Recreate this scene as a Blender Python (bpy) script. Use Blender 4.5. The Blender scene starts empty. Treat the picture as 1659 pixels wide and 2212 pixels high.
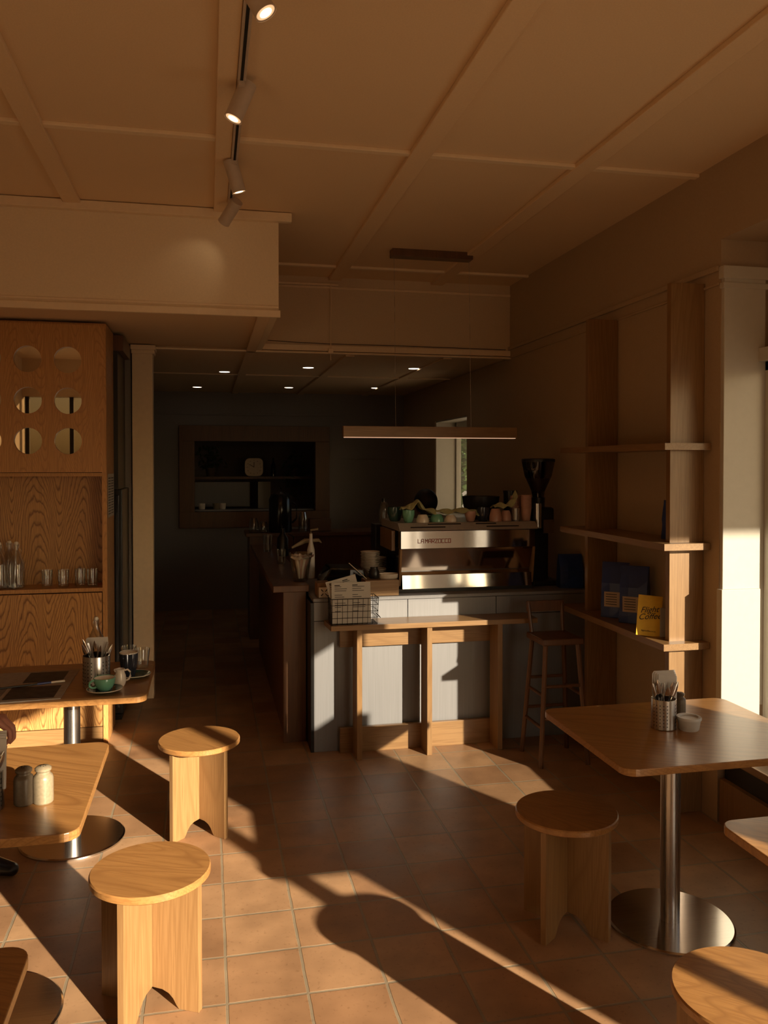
import bpy, bmesh, math, random
from mathutils import Vector, Matrix
random.seed(7)
R = math.radians
SC = bpy.context.scene
COL = SC.collection

# ------------------------------------------------------------------ camera
F = 1788.0
cam_d = bpy.data.cameras.new('camera')
cam = bpy.data.objects.new('camera', cam_d)
COL.objects.link(cam)
SC.camera = cam
cam_d.sensor_fit = 'VERTICAL'
cam_d.sensor_height = 36.0
cam_d.sensor_width = 27.0
cam_d.lens = 36.0 * F / 2212.0
PITCH = R(1.0)
cam.location = (0, 0, 1.9)
cam.rotation_euler = (R(90) - PITCH, 0, -R(12.06))
cy = 1005 + F * math.tan(PITCH)
cam_d.shift_y = -(1106 - cy) / 2212.0
cam_d.clip_start = 0.05

# ------------------------------------------------------------------ world, sun, daylight
SUN_AZ, SUN_EL = R(29.5), R(16.3)
w = bpy.data.worlds.new('sky'); SC.world = w; w.use_nodes = True
nt = w.node_tree; nt.nodes.clear()
wo = nt.nodes.new('ShaderNodeOutputWorld'); bg = nt.nodes.new('ShaderNodeBackground')
sky = nt.nodes.new('ShaderNodeTexSky'); sky.sky_type = 'NISHITA'; sky.sun_disc = False
sky.sun_elevation = SUN_EL; sky.sun_rotation = R(152); sky.dust_density = 3.0
bg.inputs['Strength'].default_value = 0.13
nt.links.new(sky.outputs[0], bg.inputs[0]); nt.links.new(bg.outputs[0], wo.inputs[0])
sd = bpy.data.lights.new('sun', 'SUN'); sun = bpy.data.objects.new('sun', sd); COL.objects.link(sun)
sd.energy = 16.0; sd.angle = R(0.6); sd.color = (1.0, 0.83, 0.60)
tos = Vector((math.sin(SUN_AZ) * math.cos(SUN_EL), -math.cos(SUN_AZ) * math.cos(SUN_EL), math.sin(SUN_EL)))
sun.rotation_euler = tos.to_track_quat('Z', 'Y').to_euler()
sun.location = (4, -6, 5)

SC.view_settings.view_transform = 'Standard'
SC.view_settings.look = 'None'
SC.view_settings.exposure = 0.0
SC.view_settings.gamma = 1.0
SC.view_settings.use_curve_mapping = False
SC.cycles.use_denoising = True
SC.cycles.max_bounces = 10
SC.cycles.diffuse_bounces = 6
SC.cycles.transparent_max_bounces = 12
SC.cycles.sample_clamp_indirect = 4.0
SC.cycles.caustics_reflective = False
SC.cycles.caustics_refractive = False


# ------------------------------------------------------------------ materials
def s2l(c):
    return tuple(((v / 255) / 12.92 if v / 255 <= .04045 else ((v / 255 + .055) / 1.055) ** 2.4) for v in c)


def new_mat(name):
    m = bpy.data.materials.new(name); m.use_nodes = True
    b = m.node_tree.nodes['Principled BSDF']
    return m, m.node_tree, b


def N(t, kind, **kw):
    n = t.nodes.new(kind)
    for k, v in kw.items():
        setattr(n, k, v)
    return n


def ramp(t, fac, stops):
    r = t.nodes.new('ShaderNodeValToRGB')
    e = r.color_ramp.elements
    while len(e) < len(stops): e.new(0.5)
    for el, (p, c) in zip(e, stops):
        el.position = p; el.color = (*c, 1) if len(c) == 3 else c
    t.links.new(fac, r.inputs[0])
    return r


def plain(name, col, rough=.5, metal=0., spec=.5, noise=.06, nscale=30., bump=0., coat=0., trans=0., ior=1.45, emit=None, es=0., sss=0.):
    m, t, b = new_mat(name)
    b.inputs['Roughness'].default_value = rough
    b.inputs['Metallic'].default_value = metal
    b.inputs['Specular IOR Level'].default_value = spec
    b.inputs['Coat Weight'].default_value = coat
    b.inputs['Transmission Weight'].default_value = trans
    b.inputs['IOR'].default_value = ior
    if sss:
        b.inputs['Subsurface Weight'].default_value = sss
        b.inputs['Subsurface Scale'].default_value = .01
    tc = N(t, 'ShaderNodeTexCoord'); nz = N(t, 'ShaderNodeTexNoise')
    nz.inputs['Scale'].default_value = nscale; nz.inputs['Detail'].default_value = 4
    t.links.new(tc.outputs['Object'], nz.inputs['Vector'])
    a = tuple(max(0, c * (1 - noise)) for c in col); c2 = tuple(min(1, c * (1 + noise)) for c in col)
    r = ramp(t, nz.outputs['Fac'], [(.3, a), (.7, c2)])
    t.links.new(r.outputs[0], b.inputs['Base Color'])
    if bump:
        bp = N(t, 'ShaderNodeBump'); bp.inputs['Strength'].default_value = bump; bp.inputs['Distance'].default_value = .002
        t.links.new(nz.outputs['Fac'], bp.inputs['Height']); t.links.new(bp.outputs[0], b.inputs['Normal'])
    if emit:
        b.inputs['Emission Color'].default_value = (*emit, 1); b.inputs['Emission Strength'].default_value = es
    return m


def wood(name, light, dark, axis='z', rings=9., rough=.38, stretch=.28, line=.75, rot=0., perp=2.6, coat=.15, cath=None):
    """oak veneer: contour lines of a stretched noise give cathedral figure, fine fibres on top"""
    m, t, b = new_mat(name)
    tc = N(t, 'ShaderNodeTexCoord'); mp = N(t, 'ShaderNodeMapping')
    s = {'x': (stretch, perp, perp), 'y': (perp, stretch, perp), 'z': (perp, perp, stretch)}[axis]
    mr = N(t, 'ShaderNodeMapping'); mr.inputs['Rotation'].default_value = (0, 0, rot)
    t.links.new(tc.outputs['Object'], mr.inputs[0]); t.links.new(mr.outputs[0], mp.inputs[0])
    mp.inputs['Scale'].default_value = s
    n1 = N(t, 'ShaderNodeTexNoise'); n1.inputs['Scale'].default_value = 1.0; n1.inputs['Detail'].default_value = 1.2
    n1.inputs['Roughness'].default_value = .35
    oi = N(t, 'ShaderNodeObjectInfo')
    off = N(t, 'ShaderNodeVectorMath', operation='SCALE'); off.inputs[0].default_value = (7, 3, 5)
    t.links.new(oi.outputs['Random'], off.inputs['Scale'])
    add = N(t, 'ShaderNodeVectorMath', operation='ADD'); t.links.new(mp.outputs[0], add.inputs[0]); t.links.new(off.outputs[0], add.inputs[1])
    t.links.new(add.outputs[0], n1.inputs['Vector'])
    mu = N(t, 'ShaderNodeMath', operation='MULTIPLY'); mu.inputs[1].default_value = rings
    t.links.new(n1.outputs['Fac'], mu.inputs[0])
    if cath:
        # nested cathedral arches: contours of  a*z + b*cos(x/width + wobble) + noise
        a_, b_, w_ = cath
        sx = N(t, 'ShaderNodeSeparateXYZ'); t.links.new(tc.outputs['Object'], sx.inputs[0])
        nl = N(t, 'ShaderNodeTexNoise'); nl.inputs['Scale'].default_value = 1.0; nl.inputs['Detail'].default_value = 2
        ml = N(t, 'ShaderNodeMapping'); ml.inputs['Scale'].default_value = (3.4, 3.4, .9); t.links.new(tc.outputs['Object'], ml.inputs[0]); t.links.new(ml.outputs[0], nl.inputs['Vector'])
        ph = N(t, 'ShaderNodeMath', operation='MULTIPLY_ADD'); ph.inputs[1].default_value = 2 * math.pi / w_; t.links.new(sx.outputs['X'], ph.inputs[0])
        wb = N(t, 'ShaderNodeMath', operation='MULTIPLY'); wb.inputs[1].default_value = 5.5; t.links.new(nl.outputs['Fac'], wb.inputs[0]); t.links.new(wb.outputs[0], ph.inputs[2])
        co = N(t, 'ShaderNodeMath', operation='COSINE'); t.links.new(ph.outputs[0], co.inputs[0])
        cb = N(t, 'ShaderNodeMath', operation='MULTIPLY'); cb.inputs[1].default_value = b_; t.links.new(co.outputs[0], cb.inputs[0])
        az = N(t, 'ShaderNodeMath', operation='MULTIPLY_ADD'); az.inputs[1].default_value = a_; t.links.new(sx.outputs['Z'], az.inputs[0]); t.links.new(cb.outputs[0], az.inputs[2])
        nf = N(t, 'ShaderNodeTexNoise'); nf.inputs['Scale'].default_value = 1.0; nf.inputs['Detail'].default_value = 3
        mf = N(t, 'ShaderNodeMapping'); mf.inputs['Scale'].default_value = (26, 26, 7); t.links.new(tc.outputs['Object'], mf.inputs[0]); t.links.new(mf.outputs[0], nf.inputs['Vector'])
        mu = N(t, 'ShaderNodeMath', operation='MULTIPLY_ADD'); mu.inputs[1].default_value = 1.3; t.links.new(nf.outputs['Fac'], mu.inputs[0]); t.links.new(az.outputs[0], mu.inputs[2])
    fr = N(t, 'ShaderNodeMath', operation='FRACT'); t.links.new(mu.outputs[0], fr.inputs[0])
    r1 = ramp(t, fr.outputs[0], [(0., (line, line, line)), (.28, (.12, .12, .12)), (.8, (0, 0, 0)), (1., (line, line, line))])
    mp2 = N(t, 'ShaderNodeMapping'); f = 160.
    mp2.inputs['Scale'].default_value = {'x': (5, f, f), 'y': (f, 5, f), 'z': (f, f, 5)}[axis]
    t.links.new(mr.outputs[0], mp2.inputs[0])
    n2 = N(t, 'ShaderNodeTexNoise'); n2.inputs['Scale'].default_value = 1.0; n2.inputs['Detail'].default_value = 3
    t.links.new(mp2.outputs[0], n2.inputs['Vector'])
    r2 = ramp(t, n2.outputs['Fac'], [(.42, (0, 0, 0)), (.62, (.45, .45, .45))])
    mx = N(t, 'ShaderNodeMath', operation='MAXIMUM'); t.links.new(r1.outputs[0], mx.inputs[0]); t.links.new(r2.outputs[0], mx.inputs[1])
    mix = N(t, 'ShaderNodeMix', data_type='RGBA')
    mix.inputs['A'].default_value = (*light, 1); mix.inputs['B'].default_value = (*dark, 1)
    t.links.new(mx.outputs[0], mix.inputs['Factor'])
    t.links.new(mix.outputs['Result'], b.inputs['Base Color'])
    b.inputs['Roughness'].default_value = rough; b.inputs['Coat Weight'].default_value = coat
    b.inputs['Coat Roughness'].default_value = .3
    bp = N(t, 'ShaderNodeBump'); bp.inputs['Strength'].default_value = .15; bp.inputs['Distance'].default_value = .001
    t.links.new(n2.outputs['Fac'], bp.inputs['Height']); t.links.new(bp.outputs[0], b.inputs['Normal'])
    return m


def brushed(name, col, axis='z', rough=.3, amt=.12, metal=1.0):
    m, t, b = new_mat(name)
    tc = N(t, 'ShaderNodeTexCoord'); mp = N(t, 'ShaderNodeMapping')
    mp.inputs['Scale'].default_value = {'x': (2, 220, 220), 'y': (220, 2, 220), 'z': (220, 220, 2)}[axis]
    t.links.new(tc.outputs['Object'], mp.inputs[0])
    n = N(t, 'ShaderNodeTexNoise'); n.inputs['Scale'].default_value = 1; n.inputs['Detail'].default_value = 3
    t.links.new(mp.outputs[0], n.inputs['Vector'])
    r = ramp(t, n.outputs['Fac'], [(.3, tuple(c * .85 for c in col)), (.7, col)])
    t.links.new(r.outputs[0], b.inputs['Base Color'])
    mr = N(t, 'ShaderNodeMapRange'); mr.inputs['To Min'].default_value = rough - amt / 2; mr.inputs['To Max'].default_value = rough + amt / 2
    t.links.new(n.outputs['Fac'], mr.inputs['Value']); t.links.new(mr.outputs[0], b.inputs['Roughness'])
    b.inputs['Metallic'].default_value = metal
    bp = N(t, 'ShaderNodeBump'); bp.inputs['Strength'].default_value = .08; bp.inputs['Distance'].default_value = .0006
    t.links.new(n.outputs['Fac'], bp.inputs['Height']); t.links.new(bp.outputs[0], b.inputs['Normal'])
    return m


def glass(name, col=(1, 1, 1), rough=0.0, ior=1.45, fac=.85):
    """thin-walled glass: mostly see-through with a fresnel reflection"""
    m = bpy.data.materials.new(name); m.use_nodes = True; t = m.node_tree; t.nodes.clear()
    o = N(t, 'ShaderNodeOutputMaterial'); tr = N(t, 'ShaderNodeBsdfTransparent'); gl = N(t, 'ShaderNodeBsdfGlossy')
    tr.inputs[0].default_value = (*col, 1); gl.inputs['Roughness'].default_value = max(rough, .03)
    lw = N(t, 'ShaderNodeLayerWeight'); lw.inputs[0].default_value = .35
    mr = N(t, 'ShaderNodeMapRange'); mr.inputs['To Min'].default_value = .05; mr.inputs['To Max'].default_value = fac
    t.links.new(lw.outputs['Facing'], mr.inputs['Value'])
    mx = N(t, 'ShaderNodeMixShader'); t.links.new(mr.outputs[0], mx.inputs[0]); t.links.new(tr.outputs[0], mx.inputs[1]); t.links.new(gl.outputs[0], mx.inputs[2])
    t.links.new(mx.outputs[0], o.inputs[0])
    return m


def tiles():
    m, t, b = new_mat('terracotta_tiles')
    geo = N(t, 'ShaderNodeNewGeometry'); mp = N(t, 'ShaderNodeMapping')
    mp.inputs['Location'].default_value = (-.062 + .287 * 20, -2.938 + .287 * 20, 0)
    t.links.new(geo.outputs['Position'], mp.inputs[0])
    nzw = N(t, 'ShaderNodeTexNoise'); nzw.inputs['Scale'].default_value = 9; nzw.inputs['Detail'].default_value = 4
    t.links.new(geo.outputs['Position'], nzw.inputs['Vector'])
    sub = N(t, 'ShaderNodeVectorMath', operation='SUBTRACT'); sub.inputs[1].default_value = (.5, .5, .5)
    t.links.new(nzw.outputs['Color'], sub.inputs[0])
    sc = N(t, 'ShaderNodeVectorMath', operation='SCALE'); sc.inputs['Scale'].default_value = .007
    t.links.new(sub.outputs[0], sc.inputs[0])
    ad = N(t, 'ShaderNodeVectorMath', operation='ADD'); t.links.new(mp.outputs[0], ad.inputs[0]); t.links.new(sc.outputs[0], ad.inputs[1])
    br = N(t, 'ShaderNodeTexBrick'); br.offset = 0; br.squash = 1
    br.inputs['Scale'].default_value = 1; br.inputs['Brick Width'].default_value = .287; br.inputs['Row Height'].default_value = .287
    br.inputs['Mortar Size'].default_value = .0062; br.inputs['Mortar Smooth'].default_value = .25; br.inputs['Bias'].default_value = 0
    br.inputs['Color1'].default_value = (*TILE1, 1); br.inputs['Color2'].default_value = (*TILE2, 1)
    br.inputs['Mortar'].default_value = (.30, .25, .18, 1)
    t.links.new(ad.outputs[0], br.inputs['Vector'])
    n1 = N(t, 'ShaderNodeTexNoise'); n1.inputs['Scale'].default_value = 5; n1.inputs['Detail'].default_value = 6
    t.links.new(geo.outputs['Position'], n1.inputs['Vector'])
    r1 = ramp(t, n1.outputs['Fac'], [(.3, (.74, .70, .66)), (.7, (1.12, 1.08, 1.02))])
    n3 = N(t, 'ShaderNodeTexNoise'); n3.inputs['Scale'].default_value = 60; n3.inputs['Detail'].default_value = 3
    t.links.new(geo.outputs['Position'], n3.inputs['Vector'])
    r3 = ramp(t, n3.outputs['Fac'], [(.28, (.55, .5, .45)), (.40, (1, 1, 1))])
    mu = N(t, 'ShaderNodeMix', data_type='RGBA', blend_type='MULTIPLY'); mu.inputs['Factor'].default_value = 1
    t.links.new(br.outputs['Color'], mu.inputs['A']); t.links.new(r1.outputs[0], mu.inputs['B'])
    mu2 = N(t, 'ShaderNodeMix', data_type='RGBA', blend_type='MULTIPLY'); mu2.inputs['Factor'].default_value = .5
    t.links.new(mu.outputs['Result'], mu2.inputs['A']); t.links.new(r3.outputs[0], mu2.inputs['B'])
    t.links.new(mu2.outputs['Result'], b.inputs['Base Color'])
    mr = N(t, 'ShaderNodeMapRange'); mr.inputs['To Min'].default_value = .36; mr.inputs['To Max'].default_value = .55
    t.links.new(n1.outputs['Fac'], mr.inputs['Value']); t.links.new(mr.outputs[0], b.inputs['Roughness'])
    inv = N(t, 'ShaderNodeMath', operation='MULTIPLY'); inv.inputs[1].default_value = -1.0
    t.links.new(br.outputs['Fac'], inv.inputs[0])
    hn = N(t, 'ShaderNodeMath', operation='MULTIPLY_ADD'); hn.inputs[1].default_value = .25
    t.links.new(n1.outputs['Fac'], hn.inputs[0]); t.links.new(inv.outputs[0], hn.inputs[2])
    bp = N(t, 'ShaderNodeBump'); bp.inputs['Strength'].default_value = .7; bp.inputs['Distance'].default_value = .004
    t.links.new(hn.outputs[0], bp.inputs['Height']); t.links.new(bp.outputs[0], b.inputs['Normal'])
    return m


TILE1 = (.45, .285, .165); TILE2 = (.31, .175, .095)
OAK = (.29, .165, .068); OAKD = (.15, .072, .024)
M = {}
M['tile'] = tiles()
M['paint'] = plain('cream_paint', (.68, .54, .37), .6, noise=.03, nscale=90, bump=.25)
M['bulk'] = plain('lit_bulkhead_paint', (.84, .70, .50), .7, noise=.03, nscale=90, bump=.25)  # cream paint made lighter, the stronger light on the bulkhead put into its colour
M['paint_right'] = plain('shaded_cream_paint', (.44, .33, .22), .65, noise=.03, nscale=90, bump=.25)  # cream paint made darker, shade on the right wall put into its colour
M['ceil'] = plain('ceiling_paint', (.80, .61, .40), .85, noise=.03, nscale=140, bump=.35)
M['trimp'] = plain('trim_paint', (.86, .70, .50), .5, noise=.03)  # lightened so the cross battens carry their lit edges in the colour
M['white'] = plain('white_gloss_paint', (.56, .53, .47), .4, noise=.02)
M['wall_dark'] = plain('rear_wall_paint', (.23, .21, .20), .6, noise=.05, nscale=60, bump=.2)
M['oak'] = wood('oak_board_vertical', OAK, OAKD, 'z', rings=26, line=.45)
M['oakx'] = wood('oak_board_lengthwise', OAK, OAKD, 'x', rings=26, line=.45)
M['oaky'] = wood('oak_board_crosswise', OAK, OAKD, 'y', rings=26, line=.45)
M['oak_top'] = wood('oak_veneer_tabletop', (.38, .19, .062), (.18, .075, .022), 'x', rings=34, line=.6, rough=.3, rot=R(28), coat=.25)
M['oak_seat'] = wood('oak_veneer_seat', (.37, .185, .060), (.19, .080, .024), 'x', rings=24, line=.55, rough=.36, stretch=.8, perp=5, coat=.15)
M['ply'] = wood('oak_edge', (.55, .32, .14), (.34, .17, .06), 'x', rings=3, line=.2)
M['oak_cab'] = wood('oak_veneer_cabinet', (.56, .29, .10), (.26, .108, .030), 'z', line=.55, cath=(13, 4.2, .26))  # oak lightened, bounce light on the cabinet front put into the colour
M['oak_fig'] = wood('oak_figured_veneer', (.56, .30, .105), (.17, .066, .018), 'z', line=.95, cath=(12, 3.6, .30))  # lightened for bounce light too, like the cabinet veneer
M['darkwood'] = wood('dark_stained_wood', (.13, .052, .02), (.05, .02, .009), 'z', rings=6, line=.5)
M['midwood'] = wood('walnut_wood', (.15, .068, .030), (.06, .026, .011), 'z', rings=6, line=.5)
M['steel'] = brushed('brushed_steel', (.62, .60, .58), 'z', .28)
M['steelp'] = brushed('steel_panel', (.25, .25, .265), 'z', .5, .05, metal=.35)
M['mirror'] = plain('polished_steel', (.72, .70, .67), .07, 1., noise=.02)
M['tray'] = plain('satin_steel_tray', (.42, .40, .38), .35, .3)
M['disc'] = brushed('spun_steel', (.66, .63, .60), 'x', .16, .08)
M['chrome'] = plain('chrome', (.75, .73, .70), .12, 1., noise=.01)
M['hole'] = plain('dark_hole', (.01, .009, .008), .8)
M['black'] = plain('black_plastic', (.012, .011, .011), .35)
M['blackm'] = plain('black_metal', (.02, .018, .017), .4, .5)
M['paper'] = plain('white_paper', (.50, .48, .45), .8, noise=.03)
M['napkin'] = plain('paper_napkin', (.55, .53, .51), .9, noise=.03)
M['ink'] = plain('dark_ink', (.03, .03, .035), .7)
M['red'] = plain('red_lettering', (.30, .03, .02), .4)
M['mint'] = plain('mint_glaze', (.16, .42, .30), .12, coat=.5)
M['teal'] = plain('dark_teal_glaze', (.03, .085, .08), .12, coat=.5)
M['creamg'] = plain('cream_glaze', (.72, .66, .58), .12, coat=.5)
M['navyg'] = plain('navy_glaze', (.022, .028, .045), .15, coat=.4)
M['brown'] = plain('coffee_brown', (.018, .009, .006), .3)
M['stone'] = plain('stoneware', (.24, .195, .13), .35, noise=.12, nscale=120)
M['stoned'] = plain('dark_stoneware', (.10, .075, .05), .35, noise=.12, nscale=120)
M['glass'] = glass('clear_glass', (.97, .98, .97))
M['winglass'] = glass('window_glass', (.97, .98, .98), fac=.5)
M['tint'] = glass('dimming_window_glass', (.46, .38, .28), fac=.3)  # tint added to dim the front window in the porthole mirrors
M['smoke'] = glass('smoked_plastic', (.25, .26, .25), fac=.5)
M['frost'] = plain('frosted_plastic', (.75, .74, .72), .35, trans=.3)
M['blue'] = plain('blue_foil', (.018, .045, .20), .35, noise=.2, nscale=8, bump=.3)
M['yellow'] = plain('yellow_card', (.80, .50, .04), .6)
M['cloth'] = plain('green_cloth', (.42, .44, .24), .9, noise=.15, nscale=40)
M['pink'] = plain('pink_glaze', (.50, .30, .24), .25)
M['skin'] = plain('skin', (.42, .20, .15), .5, noise=.1, nscale=25, sss=.15)
M['hair'] = plain('dark_hair', (.012, .009, .008), .5, noise=.4, nscale=90, bump=.6)
M['wool'] = plain('dark_wool', (.05, .05, .06), .9, bump=.4)
M['denim'] = plain('dark_denim', (.03, .045, .09), .85, bump=.3)
M['leaf'] = plain('leaf_green', (.06, .11, .03), .6, noise=.5, nscale=6)
M['bark'] = plain('bark', (.10, .07, .045), .9, bump=.8)
M['ground'] = plain('pavement', (.42, .36, .29), .9, noise=.1, nscale=3)
M['spotw'] = plain('white_lamp_metal', (.55, .46, .38), .4)
M['led'] = plain('warm_lamp_glow', (.9, .8, .6), .5, emit=(1., .78, .48), es=3.0)
M['led2'] = plain('downlight_glow', (.9, .8, .6), .5, emit=(1., .82, .62), es=5.0)
M['led3'] = plain('dim_strip_glow', (.9, .7, .5), .5, emit=(1., .60, .38), es=.5)
M['fridge'] = plain('black_fridge_glass', (.015, .016, .02), .12, noise=.02)


# ------------------------------------------------------------------ mesh builder
class MB:
    def __init__(s):
        s.bm = bmesh.new()

    def box(s, x0, x1, y0, y1, z0, z1, rz=0, piv=None, bev=0):
        r = bmesh.ops.create_cube(s.bm, size=1)['verts']
        c = Vector(((x0 + x1) / 2, (y0 + y1) / 2, (z0 + z1) / 2))
        for v in r:
            v.co = Vector((v.co.x * (x1 - x0), v.co.y * (y1 - y0), v.co.z * (z1 - z0))) + c
        if bev:
            es = list({e for v in r for e in v.link_edges})
            rr = bmesh.ops.bevel(s.bm, geom=es, offset=bev, segments=2, affect='EDGES', profile=.5)
            r = [v for v in rr['verts']] 
            r = list({v for f in rr['faces'] for v in f.verts} | {v for v in r if v.is_valid})
        if rz:
            p = Vector(piv) if piv else c
            bmesh.ops.rotate(s.bm, verts=r, cent=p, matrix=Matrix.Rotation(rz, 3, 'Z'))
        return s

    def tube(s, p, q, r0, r1=None, seg=20, caps=True):
        p, q = Vector(p), Vector(q); d = q - p
        r1 = r0 if r1 is None else r1
        res = bmesh.ops.create_cone(s.bm, cap_ends=caps, segments=seg, radius1=r0, radius2=r1, depth=d.length)['verts']
        m = d.to_track_quat('Z', 'Y').to_matrix()
        c = (p + q) / 2
        for v in res: v.co = m @ v.co + c
        return s

    def path(s, pts, r, seg=8):
        pts = [Vector(p) for p in pts]
        rings = []
        for i, p in enumerate(pts):
            d = (pts[min(i + 1, len(pts) - 1)] - pts[max(i - 1, 0)]).normalized()
            m = d.to_track_quat('Z', 'Y').to_matrix()
            rr = r[i] if isinstance(r, (list, tuple)) else r
            rings.append([s.bm.verts.new(p + m @ Vector((math.cos(a) * rr, math.sin(a) * rr, 0))) for a in [2 * math.pi * k / seg for k in range(seg)]])
        for a, b in zip(rings, rings[1:]):
            for k in range(seg):
                s.bm.faces.new((a[k], a[(k + 1) % seg], b[(k + 1) % seg], b[k]))
        s.bm.faces.new(rings[0][::-1]); s.bm.faces.new(rings[-1])
        return s

    def lathe(s, prof, cx=0, cy=0, cz=0, seg=32, sx=1, sy=1):
        rings = []
        for r, z in prof:
            if r < 1e-5: rings.append([s.bm.verts.new((cx, cy, cz + z))])
            else: rings.append([s.bm.verts.new((cx + r * sx * math.cos(2 * math.pi * k / seg), cy + r * sy * math.sin(2 * math.pi * k / seg), cz + z)) for k in range(seg)])
        for a, b in zip(rings, rings[1:]):
            for k in range(seg):
                k2 = (k + 1) % seg
                if len(a) == 1 and len(b) == 1: continue
                if len(a) == 1: s.bm.faces.new((a[0], b[k2], b[k]))
                elif len(b) == 1: s.bm.faces.new((a[k], a[k2], b[0]))
                else: s.bm.faces.new((a[k], a[k2], b[k2], b[k]))
        return s

    def prism(s, poly, a, b, axis='z'):
        """polygon in the plane normal to axis, from a to b"""
        def P(u, v, w_):
            return {'z': (u, v, w_), 'y': (u, w_, v), 'x': (w_, u, v)}[axis]
        A = [s.bm.verts.new(P(u, v, a)) for u, v in poly]; B = [s.bm.verts.new(P(u, v, b)) for u, v in poly]
        n = len(poly)
        s.bm.faces.new(A[::-1]); s.bm.faces.new(B)
        for k in range(n): s.bm.faces.new((A[k], A[(k + 1) % n], B[(k + 1) % n], B[k]))
        return s

    def sphere(s, c, rx, ry=None, rz=None, seg=20):
        ry = ry or rx; rz = rz or rx
        r = bmesh.ops.create_uvsphere(s.bm, u_segments=seg, v_segments=max(6, seg // 2), radius=1)['verts']
        for v in r: v.co = Vector((v.co.x * rx + c[0], v.co.y * ry + c[1], v.co.z * rz + c[2]))
        return s

    def build(s, name, mat, parent=None, smooth=False, bevel=0, off=None, solid=0):
        bmesh.ops.recalc_face_normals(s.bm, faces=s.bm.faces)
        me = bpy.data.meshes.new(name); s.bm.to_mesh(me); s.bm.free()
        if smooth:
            me.shade_smooth() if hasattr(me, 'shade_smooth') else None
        me.materials.append(M[mat] if isinstance(mat, str) else mat)
        o = bpy.data.objects.new(name, me); COL.objects.link(o)
        if parent: o.parent = parent
        if solid:
            md = o.modifiers.new('solid', 'SOLIDIFY'); md.thickness = solid; md.offset = 0
        if bevel:
            md = o.modifiers.new('bevel', 'BEVEL'); md.width = bevel; md.segments = 2; md.limit_method = 'ANGLE'; md.angle_limit = R(40)
        if smooth:
            try:
                md = o.modifiers.new('norm', 'WEIGHTED_NORMAL') if bevel else None
            except Exception: pass
            me.set_sharp_from_angle(angle=R(35))
        return o


def tag(o, label=None, cat=None, group=None, kind=None):
    if label: o['label'] = label
    if cat: o['category'] = cat
    if group: o['group'] = group
    if kind: o['kind'] = kind
    return o


def thing(name, label, cat, loc=(0, 0, 0), rz=0, group=None):
    o = bpy.data.objects.new(name, None); COL.objects.link(o)
    o.empty_display_size = .05
    o.location = loc; o.rotation_euler = (0, 0, rz)
    return tag(o, label, cat, group)


def struct(o):
    o['kind'] = 'structure'; return o


def copy_tree(o, parent=None):
    c = o.copy(); COL.objects.link(c)
    if parent: c.parent = parent
    for ch in [x for x in COL.objects if x.parent == o]:
        copy_tree(ch, c)
    return c


def dup(o, loc, rz=None, label=None, group=None):
    c = copy_tree(o); c.location = loc
    if rz is not None: c.rotation_euler = (0, 0, rz)
    if label: c['label'] = label
    if group: c['group'] = group
    return c


def rrect(x0, x1, y0, y1, r, seg=6):
    pts = []
    for cx, cy_, a0 in ((x1 - r, y1 - r, 0), (x0 + r, y1 - r, 90), (x0 + r, y0 + r, 180), (x1 - r, y0 + r, 270)):
        for k in range(seg + 1):
            a = R(a0 + 90 * k / seg); pts.append((cx + r * math.cos(a), cy_ + r * math.sin(a)))
    return pts


def text(name, body, size, loc, rot, mat, parent=None, shear=0, extrude=.0006, align='CENTER', sx=1.0):
    cu = bpy.data.curves.new(name, 'FONT'); cu.body = body; cu.size = size; cu.extrude = extrude; cu.shear = shear
    cu.align_x = align; cu.align_y = 'CENTER'
    tmp = bpy.data.objects.new(name, cu); COL.objects.link(tmp)
    dg = bpy.context.evaluated_depsgraph_get(); me = bpy.data.meshes.new_from_object(tmp.evaluated_get(dg))
    COL.objects.unlink(tmp); bpy.data.objects.remove(tmp)
    me.materials.clear(); me.materials.append(M[mat])
    o = bpy.data.objects.new(name, me); COL.objects.link(o)
    o.location = loc; o.rotation_euler = rot; o.scale = (sx, 1, 1)
    if parent: o.parent = parent
    return o


# ================================================================== STRUCTURE
def B(name, mat, *boxes, bevel=0, kind=True):
    m = MB()
    for b in boxes: m.box(*b)
    o = m.build(name, mat, bevel=bevel)
    return struct(o) if kind else o


B('floor', 'tile', (-2.7, 2.95, -1.5, 11.15, -.05, 0))
B('ceiling', 'ceil', (-2.7, 3.05, -1.5, 7.04, 3.5, 3.6))
B('ceiling_rear', 'ceil', (-2.7, .45, 5.34, 7.04, 2.88, 2.93), (-2.7, 2.65, 7.04, 11.15, 2.86, 2.93))
# bulkheads
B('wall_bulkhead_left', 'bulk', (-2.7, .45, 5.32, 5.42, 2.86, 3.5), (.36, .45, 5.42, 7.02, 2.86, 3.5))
B('trim_bulkhead_left', 'trimp', (-2.7, .53, 5.27, 5.32, 3.44, 3.495), (-2.7, .46, 5.300, 5.33, 2.84, 2.885), (-2.7, .45, 5.312, 5.32, 2.90, 2.915), bevel=.004)
B('wall_bulkhead_rear', 'paint', (.45, 2.65, 7.02, 7.12, 2.90, 3.5))
B('trim_bulkhead_rear', 'trimp', (.45, 2.65, 7.0, 7.03, 2.87, 2.92), (.45, 2.65, 7.008, 7.02, 3.40, 3.42), (.45, 1.10, 7.004, 7.02, 3.425, 3.445), bevel=.003)
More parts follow.
